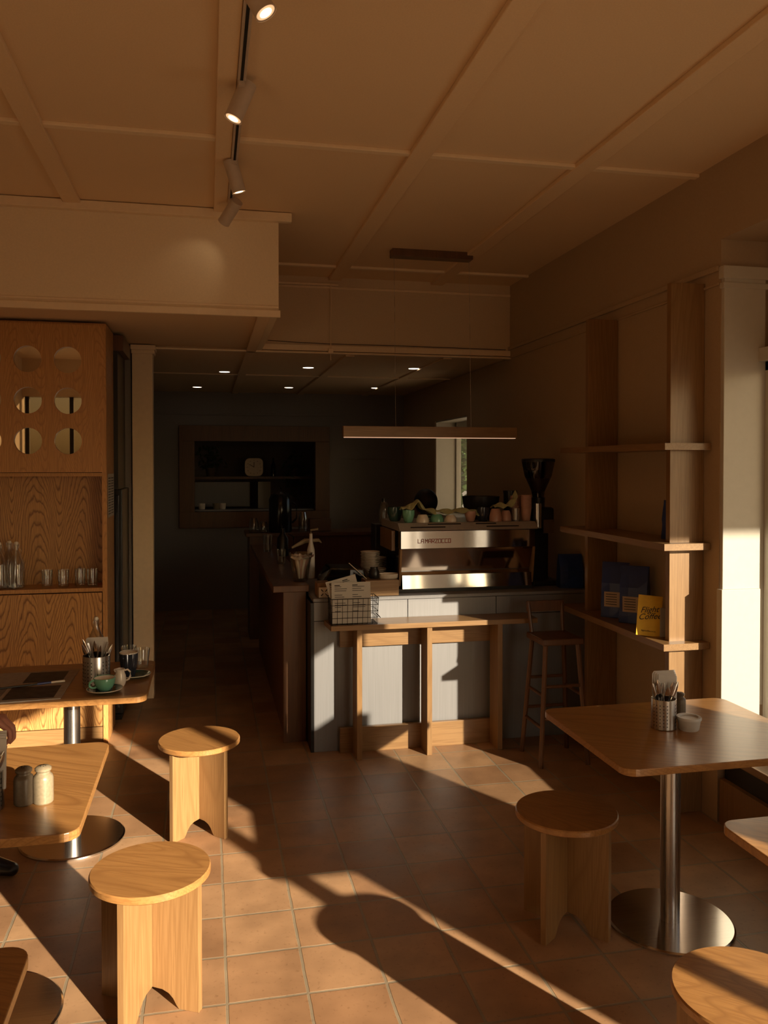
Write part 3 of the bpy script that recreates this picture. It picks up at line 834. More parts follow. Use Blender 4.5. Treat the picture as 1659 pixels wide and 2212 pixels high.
# oak ledge table attached to the counter
lg = thing('ledge_table', 'long oak ledge table with fin legs standing against the steel counter', 'table', (1.45, 5.41, 0))
MB().prism([(-.70, 0), (-.685, -.225), (.71, -.225), (.71, 0)], .845, .878).build('top', 'oakx', lg, bevel=.002)
for x in (-.497, -.031, .455):
    MB().prism([(-.20, 0), (-.04, 0), (-.04, .845), (-.20, .845)], x - .017, x + .017, 'x').build('leg', 'oak', lg, bevel=.0015)
MB().box(-.60, .49, -.040, -.010, .70, .845).build('upper_rail', 'oakx', lg, bevel=.0015)
MB().box(-.60, .49, -.040, -.010, .0, .165).build('lower_rail', 'oakx', lg, bevel=.0015)

# wire basket with menus
t = thing('wire_basket', 'black wire basket holding menus at the left end of the ledge', 'basket', (.775, 5.21, .879))
Wb, Db, Hb = .295, .155, .165
m = MB(); r = .0017
def bar(p, q, rr=None): m.tube(p, q, rr or r, seg=6)
for k in range(5):
    z = .002 + Hb * k / 4
    f = k / 4 * .008
    rr = .0026 if k == 4 else r
    bar((-f, -f, z), (Wb + f, -f, z), rr); bar((-f, Db + f, z), (Wb + f, Db + f, z), rr); bar((-f, -f, z), (-f, Db + f, z), rr); bar((Wb + f, -f, z), (Wb + f, Db + f, z), rr)
for k in range(10):
    x = Wb * k / 9; bar((x, 0, 0), (x * 1.02, -.008, Hb)); bar((x, Db, 0), (x, Db + .008, Hb)); bar((x, 0, .002), (x, Db, .002))
for k in range(1, 5):
    y = Db * k / 5; bar((0, y, 0), (-.008, y, Hb)); bar((Wb, y, 0), (Wb + .008, y, Hb)); bar((0, y, .002), (Wb, y, .002))
m.build('wire_frame', 'blackm', t)
hp = [(Wb + .012, .04, .05), (Wb + .03, .05, .03), (Wb + .03, .10, .03), (Wb + .012, .115, .05)]
MB().path(hp, .0025, 6).build('handle', 'blackm', t)
for (lb, x, y, ang, ww, hh, z, nm) in (('upright white menu sheet at the front of the wire basket', .13, .020, 0, .255, .262, .006, 1), ('tilted white menu sheet poking out of the wire basket', .135, .045, 14, .20, .29, .010, 2)):
    mn = thing('menu', lb, 'menu', (.775 + x, 5.21 + y, .879 + z), 0, 'menus in the wire basket')
    mn.rotation_euler = (R(-6), R(-ang), 0)
    MB().box(-ww / 2, ww / 2, 0, .0015, 0, hh).build('card', 'paper', mn)
    m = MB()
    rnd = random.Random(nm)
    for c0 in (-ww / 2 + .02, .008):
        for k in range(13):
            if k % 4 == 3: continue
            L = rnd.uniform(.4, .95) * (ww / 2 - .035)
            m.box(c0, c0 + L, -.0006, 0, hh - .03 - k * .013, hh - .0265 - k * .013)
        m.box(c0, c0 + .035, -.0006, 0, hh - .022, hh - .016)
    m.build('print_lines', 'ink', mn)

# counter things
t = thing('power_socket', 'white socket plate with a dark star mark at the left end of the counter', 'socket', (.757, 5.44, 1.021))
MB().box(-.036, .036, 0, .02, 0, .068).build('plate', 'creamg', t, bevel=.002)
m = MB()
for a in range(4): m.prism([(math.cos(R(a * 90 + 45 + d)) * rr, .034 + math.sin(R(a * 90 + 45 + d)) * rr) for d, rr in ((-14, .010), (-6, .030), (6, .030), (14, .010))], -.002, 0, 'y')
m.build('star_mark', 'ink', t)
tag(MB().box(.715, .80, 5.47, 5.60, 1.021, 1.115).build('wooden_block', 'oakx', bevel=.002), 'small wooden block behind the star-marked socket plate', 'block')
bx = thing('wooden_box', 'pale oak box on the counter beside the plates', 'box', (1.15, 5.52, 1.021))
MB().box(-.115, .115, -.08, .08, 0, .105).build('body', 'oakx', bx, bevel=.002)
t = thing('oval_dish', 'white oval dish resting on the oak box', 'dish', (1.215, 5.55, 1.126))
MB().lathe([(0, 0), (.065, .0), (.068, .004), (.070, .03), (.066, .03), (.064, .006), (0, .006)], seg=36, sy=.8).build('dish', 'creamg', t, smooth=True)
# spatula
t = thing('spatula', 'thin pale stick leaning across the smoked dome', 'utensil', (1.0, 5.60, 1.13))
MB().path([(.055, -.10, .0), (-.06, -.06, .105)], .0028, 6).build('handle', 'creamg', t)
# smoked dome tray
t = thing('cake_dome', 'smoked plastic domed tray with black feet beside the plates', 'food cover', (.93, 5.78, 1.021))
MB().box(-.16, .16, -.14, .14, .0, .07).build('tray', 'black', t, bevel=.01)
MB().prism([(-.16, .07), (.16, .07), (.13, .16), (-.10, .17)], -.14, .14, 'y').build('cover', 'smoke', t, bevel=.01)
MB().tube((-.09, -.165, .06), (-.03, -.165, .06), .016, seg=16).build('hinge_knob', 'blackm', t)
# plate stacks
def plates(cx, cy_, z0, n, r, dz, lab, grp):
    p0 = None
    for k in range(n):
        if p0 is None:
            p = MB().lathe([(0, .002), (r * .6, .002), (r * .62, 0), (r * .66, .002), (r, .011), (r, .013), (r * .64, .005), (0, .0045)], seg=36).build('plate', 'creamg', smooth=True); p0 = p
        else:
            p = p0.copy(); COL.objects.link(p)
        p.location = (cx + random.uniform(-.002, .002), cy_, z0 + k * dz)
        tag(p, lab, 'plate', grp)
plates(1.165, 5.78, 1.021, 13, .085, .0108, 'off-white plate in the wide lower part of the stack by the machine', 'wide plates stacked beside the machine')
plates(1.135, 5.78, 1.021 + 13 * .0108 + .004, 11, .070, .0108, 'small off-white saucer in the upper part of the stack by the machine', 'saucers stacked on the wide plates')
plates(1.22, 5.98, 1.021, 16, .075, .0125, 'dark-lit plate in the second stack behind the first', 'plates in the second stack')
# dark jar
t = thing('dark_jar', 'small black jar in front of the plate stack', 'jar', (1.115, 5.545, 1.126))
MB().lathe([(0, 0), (.030, 0), (.036, .01), (.036, .05), (.026, .065), (.026, .078), (0, .080)], seg=28).build('body', 'black', t, smooth=True)
# vase with napkins / cutlery on return counter
t = thing('glass_jar', 'glass jar stuffed with wrapped cutlery on the return counter', 'jar', (.645, 5.85, 1.081))
MB().lathe([(0, 0), (.05, 0), (.055, .01), (.07, .13), (.085, .20), (.083, .20), (.066, .13), (.05, .012), (0, .01)], seg=32).build('glass', 'glass', t, smooth=True)
rnd = random.Random(4)
for k in range(11):
    a = k * 2.4; m = MB(); rr = .02 + .04 * rnd.random(); c, s_ = math.cos(a), math.sin(a)
    m.path([(rr * .4 * c, rr * .4 * s_, .02), (rr * c * .8, rr * s_ * .8, .10), (rr * 1.3 * c, rr * 1.3 * s_, .16)], [.007, .009, .010], 7)
    for q in range(3):
        b0 = Vector((rr * 1.3 * c, rr * 1.3 * s_, .155)); u = Vector((math.cos(a + q - 1), math.sin(a + q - 1), .7)).normalized() * .05; v = Vector((-s_, c, 0)) * .018
        m.bm.faces.new([m.bm.verts.new(p) for p in (b0 - v, b0 + u * .6 - v * 1.3, b0 + u, b0 + u * .6 + v * 1.3, b0 + v)])
    m.build('wrapped_cutlery', ('napkin', 'creamg', 'pink')[k % 3], t)
for (x, y, h, r_, mt, nm, lb, ct_) in ((.735, 5.98, .34, .028, 'frost', 'spray_bottle', 'pale spray bottle behind the jar of cutlery', 'bottle'), (.665, 7.5, .26, .05, 'black', 'carafe', 'dark carafe further back on the return counter', 'carafe'), (.56, 7.9, .16, .04, 'glass', 'tumbler', 'glass at the far end of the return counter', 'glass'), (.60, 6.9, .12, .035, 'glass', 'tumbler', 'glass on the middle of the return counter', 'glass')):
    t = thing(nm, lb, ct_, (x, y, 1.081))
    MB().lathe([(0, 0), (r_, 0), (r_ * 1.05, .01), (r_, h * .6), (r_ * .45, h * .78), (r_ * .4, h * .95), (0, h * .95)] if nm != 'tumbler' else [(0, 0), (r_, 0), (r_ * 1.15, h), (r_ * 1.1, h), (r_ * .95, .01), (0, .01)], seg=28).build('body', mt, t, smooth=True)
    if nm == 'spray_bottle': MB().path([(0, 0, h * .95), (0, 0, h * 1.02), (.05, -.02, h * 1.05)], .008, 8).build('nozzle', 'stone', t)
    if nm == 'carafe': MB().path([(.05, 0, .2), (.10, 0, .17), (.10, 0, .08), (.05, 0, .05)], .007, 8).build('handle', 'black', t)
tag(MB().path([(0, 0, 0), (.10, .03, .045), (.20, .02, .05), (.22, .02, .03)], [.008, .018, .012, .004], 10).build('folded_towel', 'stone', smooth=True), 'folded beige towel over the jar of cutlery', 'towel').location = (.60, 6.02, 1.30)
t = thing('hot_water_urn', 'dark metal water urn on the back bar', 'urn', (.79, 9.2, 1.16))
MB().lathe([(0, 0), (.12, 0), (.13, .02), (.125, .36), (.10, .42), (.04, .44), (0, .46)], seg=36).build('body', 'fridge', t, smooth=True)
MB().path([(0, -.13, .08), (0, -.19, .08), (0, -.19, .05)], .01, 8).build('tap', 'chrome', t, smooth=True)
MB().path([(.12, 0, .34), (.18, 0, .30), (.18, 0, .15), (.13, 0, .1)], .012, 8).build('handle', 'black', t, smooth=True)
for k, (x, h) in enumerate(((.50, .16), (.605, .12), (1.04, .22))):
    tag(MB().lathe([(0, 0), (.045, 0), (.05, .01), (.05, h * .7), (.035, h), (.033, h), (.047, h * .7), (.045, .012), (0, .01)], seg=24).build('glass_jar', 'glass', smooth=True), ('glass jar at the left end of the back bar', 'shorter glass jar left of the water urn', 'tall glass jar right of the water urn')[k], 'jar', 'jars on the back bar').location = (x, 9.2, 1.16)
tag(MB().box(1.12, 1.36, 9.2, 9.4, 1.162, 1.30).build('wooden_crate', 'midwood', bevel=.004), 'small brown wooden crate on the back bar right of the urn', 'crate')

# ================================================================== ESPRESSO MACHINE
em = thing('espresso_machine', 'wide chrome espresso machine seen from its mirrored back', 'espresso machine', (1.30, 5.56, 1.02))
L = .99
MB().box(.03, L - .03, .05, .55, .045, .30).build('body', 'fridge', em, bevel=.004)
MB().box(.0, L, -.012, .56, .30, .425).build('upper_housing', 'fridge', em, bevel=.004)
MB().box(.005, L - .005, -.016, -.012, .303, .422).build('mirror_panel', 'mirror', em)
MB().prism([(-.02, .425), (-.05, .432), (.02, .478), (.56, .478), (.56, .425)], -.012, L + .012, 'x').build('cup_tray', 'tray', em, bevel=.003)
m = MB()
for a, b, y in ((.07, .32, -.028), (.20, .44, .0), (.55, .7, .0), (.62, .86, -.028)):
    z = .432 + (y + .05) * .657
    m.prism([(y, z + .001), (y + .006, z + .006), (y + .006, z + .008), (y, z + .003)], a, b, 'x')
m.build('tray_slots', 'hole', em)
MB().prism([(-.005, .30), (.03, .30), (.075, .115), (.045, .115)], .012, L - .012, 'x').build('rear_panel', 'mirror', em)
for x in (.0, L - .014):
    MB().prism([(-.012, .30), (.03, .30), (.08, .04), (.03, .04)], x, x + .014, 'x').build('side_trim', 'oak' if x == 0 else 'oak', em)
MB().prism([(-.0, .02), (.012, .115), (.05, .115), (.05, .02)], .02, L - .02, 'x').build('drip_panel', 'mirror', em)
MB().box(-.02, L - .02, .0, .54, .0, .022).build('base', 'black', em)
MB().box(-.035, -.012, .1, .5, .28, .42).build('side_plate', 'oak', em)
# lettering in thin red strokes (stylised capitals)
glyph = {
 'L': [[(0, 1), (0, 0), (1, 0)]], 'A': [[(0, 0), (0, .8), (.3, 1), (1, 1), (1, 0)], [(0, .45), (1, .45)]],
 'M': [[(0, 0), (0, 1), (.5, .45), (1, 1), (1, 0)]], 'R': [[(0, 0), (0, 1), (1, 1), (1, .5), (.3, .5), (1, 0)]],
 'Z': [[(0, 1), (1, 1), (0, 0), (1, 0)]], 'O': [[(0, 0), (0, 1), (1, 1), (1, 0), (0, 0)]],
 'C': [[(1, 1), (0, 1), (0, 0), (1, 0)]], 'T': [[(0, 1), (1, 1)], [(.5, 1), (.5, 0)]], ' ': []}
m = MB(); x = 0
for ch in 'LA MARZOCCO':
    wd = .021; hh = .026
    if ch == ' ': x += .006; continue
    for st_ in glyph[ch]:
        for (u0, v0), (u1, v1) in zip(st_, st_[1:]):
            p = Vector((x + u0 * wd * .78, -.0175, .341 + v0 * hh)); q = Vector((x + u1 * wd * .78, -.0175, .341 + v1 * hh))
            d = (q - p).normalized(); n_ = Vector((-d.z, 0, d.x)) * .0021; e_ = d * .002
            vs = [m.bm.verts.new(v + Vector((0, yy, 0))) for yy in (0, .001) for v in (p + n_ - e_, q + n_ + e_, q - n_ + e_, p - n_ - e_)]
            for f in ((0, 1, 2, 3), (4, 5, 6, 7), (0, 1, 5, 4), (1, 2, 6, 5), (2, 3, 7, 6), (3, 0, 4, 7)): m.bm.faces.new([vs[i] for i in f])
    x += wd * 1.12
lt = m.build('lettering', 'red', em); lt.location = (.125, 0, .0); lt['label'] = 'red capital lettering'

# cups and cloths on top of the machine
ZT = 1.499
def mug(x, y, r, h, mat, label, up=False, handle=True, name='coffee_cup', cat='cup'):
    t = thing(name, label, cat, (x, y, ZT), random.uniform(0, 3), 'cups on top of the espresso machine')
    pr = [(0, 0), (r * .6, 0), (r * .75, h * .12), (r, h * .6), (r, h), (r * .95, h), (r * .93, h * .6), (r * .6, h * .15), (0, h * .1)]
    if up: pr = [(rr, h - z) for rr, z in pr]
    MB().lathe(pr, seg=28).build('body', mat, t, smooth=True)
    if handle: MB().path([(r * .95, 0, h * .75), (r * 1.45, 0, h * .7), (r * 1.45, 0, h * .35), (r * .9, 0, h * .25)], .005, 7).build('handle', mat, t, smooth=True)
    return t
mug(1.385, 5.66, .043, .085, 'mint', 'tall teal cup at the left corner of the machine top', handle=False)
mug(1.48, 5.63, .046, .055, 'creamg', 'upturned white cup second from the left on the machine', up=True)
mug(1.595, 5.67, .05, .055, 'mint', 'upturned teal cup in the middle of the machine top', up=True)
mug(1.685, 5.63, .044, .05, 'creamg', 'small white upturned cup right of the middle teal cup', up=True)
mug(1.835, 5.64, .04, .075, 'pink', 'pinkish cup left of the dark patterned mug', handle=False)
mug(1.935, 5.66, .047, .10, 'navyg', 'dark patterned mug with a pale spot on the machine')
mug(2.02, 5.63, .046, .09, 'pink', 'larger pinkish upturned cup right of the patterned mug', up=True, handle=False)
mug(2.11, 5.66, .04, .075, 'pink', 'dim pink cup left of the small glass', up=True, handle=False)
tag(MB().lathe([(0, 0), (.025, 0), (.028, .09), (.026, .09), (.023, .008), (0, .008)], seg=24).build('small_glass', 'glass', smooth=True), 'small glass at the right of the cups on the machine', 'glass').location = (2.175, 5.63, ZT)
mug(1.32, 5.80, .055, .10, 'teal', 'dark teal bowl behind the left end of the machine top', handle=False)


def cloth(name, label, pts, w_=.10, amp=.02, seed=1, mat='cloth'):
    rnd = random.Random(seed); bm = bmesh.new(); n = len(pts); rows = []
    fine = []
    for i in range(n - 1):
        for k in range(5):
            u = k / 5; fine.append(Vector(pts[i]).lerp(Vector(pts[i + 1]), u))
    fine.append(Vector(pts[-1]))
    for i, p in enumerate(fine):
        row = []
        for j in range(9):
            v = j / 8 - .5
            row.append(bm.verts.new(p + Vector((rnd.uniform(-.003, .003), v * w_, amp * math.sin(i * .9 + j * .8) + rnd.uniform(-.003, .003) - abs(v) * .05))))
        rows.append(row)
    for a, b in zip(rows, rows[1:]):
        for j in range(8): bm.faces.new((a[j], a[j + 1], b[j + 1], b[j]))
    mb = MB(); mb.bm.free(); mb.bm = bm
    o = mb.build(name, mat, smooth=False, solid=.004)
    o.modifiers.new('sub', 'SUBSURF').levels = 1; o.modifiers['sub'].render_levels = 1
    for f in o.data.polygons: f.use_smooth = True
    return tag(o, label, 'cloth', 'tea towels draped over the cups')


cloth('tea_towel', 'pale green tea towel draped over the cups at the left', [(1.33, 5.67, ZT + .11), (1.40, 5.67, ZT + .12), (1.45, 5.66, ZT + .165), (1.50, 5.67, ZT + .10), (1.58, 5.67, ZT + .085)], .11, .012, 2)
cloth('tea_towel', 'pale green tea towel lying over the middle cups', [(1.58, 5.68, ZT + .088), (1.66, 5.67, ZT + .085), (1.74, 5.68, ZT + .09), (1.82, 5.67, ZT + .095), (1.90, 5.68, ZT + .07)], .12, .010, 5)
cloth('tea_towel', 'greenish tea towel heaped over the dark basket at the right', [(2.02, 5.70, ZT + .115), (2.08, 5.69, ZT + .125), (2.14, 5.70, ZT + .12), (2.19, 5.72, ZT + .16), (2.21, 5.74, ZT + .21)], .11, .012, 9)
t = thing('dark_basket', 'dark woven basket behind the cups at the right of the machine', 'basket', (2.00, 5.90, ZT))
MB().lathe([(0, 0), (.10, 0), (.13, .10), (.14, .17), (.13, .17), (.10, .01), (0, .01)], seg=30).build('body', 'black', t, smooth=True)
# takeaway cups: a stack
c0 = None
for k in range(9):
    o = MB().lathe([(.028, 0), (.040, .09), (.042, .092), (.040, .093), (.027, .004), (0, .004)], seg=26).build('paper_cup', 'pink', smooth=True) if c0 is None else c0.copy()
    if c0 is not None: COL.objects.link(o)
    c0 = c0 or o
    o.location = (2.265, 5.66, ZT + k * .0115); tag(o, 'striped takeaway paper cup in the near stack beside the grinder', 'paper cup', 'near stack of takeaway cups')
for k in range(7):
    o = c0.copy(); COL.objects.link(o); o.location = (2.225, 5.77, ZT + .0 + k * .014); tag(o, 'takeaway paper cup in the rear stack beside the grinder', 'paper cup', 'rear stack of takeaway cups')
t = thing('black_canister', 'black canister on the machine behind the paper cups', 'canister', (2.24, 5.92, ZT))
MB().lathe([(0, 0), (.05, 0), (.05, .19), (.053, .19), (.053, .21), (0, .212)], seg=28).build('body', 'black', t, smooth=True)
t = thing('honey_bottle', 'ribbed clear bottle with black cap behind the left of the machine', 'bottle', (1.335, 6.25, 1.45))
MB().lathe([(0, 0), (.035, 0), (.04, .02), (.036, .05), (.04, .08), (.036, .11), (.036, .14), (.018, .17), (0, .17)], seg=26).build('body', 'glass', t, smooth=True)
MB().lathe([(0, .165), (.018, .165), (.018, .195), (0, .195)], seg=20).build('cap', 'black', t, smooth=True)
tag(MB().box(1.25, 1.42, 6.16, 6.34, 1.021, 1.449).build('milk_fridge_box', 'black', bevel=.004), 'black boxy appliance behind the left end of the espresso machine', 'appliance')

# grinder
g = thing('coffee_grinder', 'tall black coffee grinder with a large smoky bean hopper', 'coffee grinder', (2.415, 5.80, 1.02))
MB().lathe([(0, .60), (.035, .60), (.045, .66), (.052, .70), (.10, .80), (.115, .87), (.122, .905), (.118, .905), (.10, .80), (.05, .70), (0, .64)], seg=36).build('hopper', 'smoke', g, smooth=True)
MB().lathe([(0, .905), (.124, .905), (.124, .925), (.11, .93), (0, .93)], seg=36).build('hopper_lid', 'black', g, smooth=True)
MB().lathe([(0, .66), (.043, .67), (.095, .79), (.105, .84), (0, .845)], seg=30).build('beans', 'brown', g, smooth=True)
MB().tube((0, 0, .56), (0, 0, .64), .05, seg=28).build('collar', 'black', g, smooth=True)
MB().box(-.08, .09, -.10, .12, .40, .57).build('motor_head', 'blackm', g, bevel=.02)
MB().box(-.07, .07, -.04, .12, .0, .42).build('column', 'blackm', g, bevel=.015)
MB().tube((-.05, -.11, .42), (-.05, -.11, .60), .03, seg=20).build('dosing_chamber', 'steel', g, smooth=True)
MB().box(-.1, .1, -.16, .14, .0, .04).build('base', 'black', g, bevel=.01)
MB().box(.0, .085, -.105, -.101, .38, .48).build('sticker', 'stoned', g)


def coffee_bag(loc, rz, w_, d, h, label, labelpatch=True, group='blue coffee bags'):
    t = thing('coffee_bag', label, 'coffee bag', loc, rz, group)
    bm = bmesh.new(); nu, nv = 5, 8; rows = []
    for j in range(nv + 1):
        v = j / nv; k = 1 - .92 * max(0, (v - .55) / .45) ** 1.2; z = v * h
        ww = w_ / 2 * (1 - .03 * math.sin(v * 3)); dd = d / 2 * k
        row = [(-ww, -dd), (-ww * .35, -dd * 1.12), (ww * .35, -dd * 1.12), (ww, -dd), (ww * 1.0, 0), (ww, dd), (ww * .35, dd * 1.12), (-ww * .35, dd * 1.12), (-ww, dd), (-ww, 0)]
        rows.append([bm.verts.new((x + random.uniform(-.002, .002), y + random.uniform(-.002, .002), z)) for x, y in row])
    for a, b in zip(rows, rows[1:]):
        for k in range(10): bm.faces.new((a[k], a[(k + 1) % 10], b[(k + 1) % 10], b[k]))
    bm.faces.new(rows[0][::-1]); bm.faces.new(rows[-1])
    mb = MB(); mb.bm.free(); mb.bm = bm; mb.build('pouch', 'blue', t, bevel=.004)
    if labelpatch:
        MB().box(-w_ * .36, w_ * .22, -d / 2 * 1.14 - .002, -d / 2 * 1.14, h * .20, h * .47).build('paper_label', plain('label_paper', (.50, .40, .30), .7) if 'label_paper' not in bpy.data.materials else bpy.data.materials['label_paper'], t)
        m = MB()
        for k in range(5): m.box(-w_ * .3, w_ * .1, -d / 2 * 1.14 - .0028, -d / 2 * 1.14 - .002, h * (.24 + .045 * k), h * (.252 + .045 * k))
        m.build('label_print', 'ink', t)
    return t


coffee_bag((2.555, 5.545, 1.021), R(-8), .17, .10, .24, 'blue coffee bag on the dark right end of the counter', False, 'blue coffee bags')

# ================================================================== SHELVING on right wall
sh = thing('wall_shelving', 'oak wall shelving with two tall upright boards and three shelves', 'shelving', (2.65, 4.05, 0))
MB().box(-.205, -.002, .0, .04, .0, 2.885).build('upright', 'oak', sh, bevel=.002)
MB().box(-.212, -.002, .97, 1.01, .0, 2.855).build('upright', 'oak', sh, bevel=.002)
for z in (2.00, 1.463, .927):
    # shelf passes the uprights, notched tight around them
    m = MB(); m.box(-.277, -.005, -.07, -.001, z - .018, z + .018); m.box(-.277, -.206, -.001, .041, z - .018, z + .018); m.box(-.277, -.005, .041, .969, z - .018, z + .018)
    m.box(-.277, -.213, .969, 1.011, z - .018, z + .018); m.box(-.277, -.005, 1.011, 1.26, z - .018, z + .018)
    m.build('shelf', 'oaky', sh)
coffee_bag((2.515, 4.78, .946), R(-40), .17, .09, .345, 'blue coffee bag at the back left of the lowest shelf', True)
coffee_bag((2.535, 4.58, .946), R(-42), .17, .09, .345, 'blue coffee bag beside the yellow card on the lowest shelf', True)
b = thing('yellow_card', 'yellow card with black script leaning on the lowest shelf', 'card', (2.405, 4.20, .946), R(-20))
b.rotation_euler = (R(-7), R(5), R(-20))
MB().box(-.066, .066, -.003, .003, 0, .225).build('card', 'yellow', b, bevel=.001)
text('script_lettering', 'Flight', .046, (-.004, -.0045, .145), (R(90), R(-8), 0), 'ink', b, shear=.45, extrude=.0004)
text('script_lettering', 'Coffee', .046, (.0, -.0045, .108), (R(90), R(-8), 0), 'ink', b, shear=.45, extrude=.0004)
text('small_print', 'flightcoffee.co.nz', .0115, (0, -.0045, .028), (R(90), 0, 0), 'ink', b, extrude=.0003)
t = tag(MB().box(-.02, .045, -.002, .002, 0, .16).build('white_card', 'paper'), 'white card half hidden behind the yellow card', 'card'); t.location = (2.475, 4.16, .946); t.rotation_euler = (R(-5), R(4), 0)
coffee_bag((2.575, 4.22, 1.482), R(-60), .12, .06, .22, 'small dark bag on the middle shelf, mostly behind the near upright', False, 'bags on the middle shelf')

# bar stool in the dark corner
bs = thing('bar_stool', 'tall dark wooden bar stool in the shade right of the ledge', 'bar stool', (2.20, 5.0, 0))
MB().box(-.14, .14, -.14, .14, .76, .80).build('seat', 'midwood', bs, bevel=.008)
for sx in (-1, 1):
    for sy in (-1, 1):
        MB().path([(sx * .11, sy * .11, .76), (sx * .16, sy * .16, .0)], .016, 8).build('leg', 'midwood', bs)
for z, k in ((.30, .142), (.50, .128)):
    m = MB()
    for s_ in (-1, 1):
        m.tube((-k, s_ * k, z), (k, s_ * k, z), .011, seg=10); m.tube((s_ * k, -k, z - .06), (s_ * k, k, z - .06), .011, seg=10)
    m.build('stretcher', 'midwood', bs)
m = MB()
for s_ in (-1, 1): m.tube((s_ * .11, .12, .8), (s_ * .12, .16, 1.0), .013, seg=10)
m.box(-.13, .13, .145, .165, .93, 1.0); m.build('backrest', 'midwood', bs)

# ================================================================== LIGHTS (fixtures)
tr = thing('track_light', 'white ceiling track with four adjustable spotlights', 'track light', (.143, 3.62, 3.5))
MB().box(-.017, .017, -3.4, 1.42, -.036, -.001).build('track', 'spotw', tr, bevel=.002)
MB().box(-.006, .006, -3.38, 1.40, -.038, -.0355).build('track_slot', 'hole', tr)
def spot(y, d, dx=0):
    """head pivoting under the track at y; d = aiming direction"""
    d = Vector(d).normalized(); piv = Vector((dx, y, -.085))
    h = MB().tube((0, y, -.036), (0, y, -.075), .009, seg=14)
    h.box(-.012, .012, y - .045, y + .045, -.058, -.036)
    st_ = h.build('stem', 'spotw', tr, smooth=True)
    a = piv - d * .075 ; b_ = piv + d * .085; c = Vector((0, 0, -.012))
    a += c; b_ += c
    hd = MB().tube(a, b_, .036, seg=36).tube(b_ - d * .001, b_ + d * .004, .038, seg=36, caps=False).build('lamp_head', 'spotw', tr, smooth=True)
    MB().tube(b_ + d * .0005, b_ + d * .0015, .032, seg=30).build('reflector', plain('reflector', (.8, .62, .42), .3, emit=(1, .62, .32), es=.8) if 'reflector' not in bpy.data.materials else bpy.data.materials['reflector'], hd)
    MB().tube(b_ + d * .0016, b_ + d * .003, .021, seg=30).build('lamp_lens', 'led', hd)
    ld = bpy.data.lights.new('spot_lamp', 'SPOT'); ld.energy = SPOT_W; ld.spot_size = R(70); ld.spot_blend = .6; ld.color = (1, .72, .42); ld.shadow_soft_size = .03
    lo = bpy.data.objects.new('spot_lamp', ld); COL.objects.link(lo); lo.parent = tr; lo.location = b_ + d * .01
    lo.rotation_euler = (-d).to_track_quat('Z', 'Y').to_euler()
SPOT_W = .4
spot(-.95, (.42, -.10, -.72), .0)
spot(-.14, (-.33, -.02, -.80), .0)
spot(.76, (.24, .12, -.80), .0)
spot(1.38, (-.42, .62, -.55), .0)
DLW = .5
for k, (x, y, lb) in enumerate(((.178, 8.67, 'round recessed downlight in the dark rear ceiling, front row leftmost'), (.976, 8.13, 'round recessed downlight in the dark rear ceiling, front row middle'), (2.01, 7.99, 'round recessed downlight in the dark rear ceiling, front row rightmost'), (-.116, 10.43, 'round recessed downlight in the dark rear ceiling, back row leftmost'), (.99, 10.26, 'round recessed downlight in the dark rear ceiling, back row middle'), (2.048, 10.09, 'round recessed downlight in the dark rear ceiling, back row rightmost'))):
    t = thing('downlight', lb, 'downlight', (x, y, 2.86), 0, 'recessed downlights in the rear ceiling')
    MB().lathe([(.052, -.001), (.062, -.004), (.066, -.001), (.066, 0), (.052, 0)], seg=32).build('trim_ring', 'spotw', t, smooth=True)
    MB().tube((0, 0, -.0025), (0, 0, -.001), .052, seg=32).build('lamp_lens', 'led2', t)
    ld = bpy.data.lights.new('downlight_lamp', 'SPOT'); ld.energy = DLW; ld.spot_size = R(90); ld.spot_blend = .7; ld.color = (1, .78, .52); ld.shadow_soft_size = .05
    lo = bpy.data.objects.new('downlight_lamp', ld); COL.objects.link(lo); lo.parent = t; lo.location = (0, 0, -.01)
pd = thing('linear_pendant', 'long wooden bar pendant lamp hanging over the counter', 'pendant lamp', (1.63, 5.95, 2.1))
MB().box(-.665, .665, -.03, .03, .006, .085).build('lamp_bar', 'oakx', pd, bevel=.002)
MB().box(-.655, .655, -.024, .024, .001, .006).build('light_strip', 'led3', pd)
MB().box(-.29, .33, .02, .12, 1.345, 1.399).build('ceiling_rose', 'midwood', pd, bevel=.002)
for x in (-.27, .31): MB().tube((x, .0, .08), (x, .06, 1.36), .0013, seg=6).build('cable', 'steel', pd)
t = thing('hanging_cord', 'thin pale cord and plug hanging down the rear bulkhead', 'cord', (1.03, 6.985, 2.79))
MB().path([(0, 0, 0), (0, 0, .08), (.003, 0, .5), (.0, .005, .64)], .004, 6).build('cord', 'trimp', t)
MB().box(-.022, .022, -.012, .012, .055, .10).build('plug', 'trimp', t, bevel=.003)
tag(MB().path([(.50, 6.99, 2.945), (.75, 6.99, 2.935), (1.0, 6.99, 2.93), (1.6, 6.99, 2.932), (2.6, 6.99, 2.925)], .003, 6).build('cable_run', 'ink'), 'thin dark cable stapled along the bottom of the rear bulkhead', 'cable')

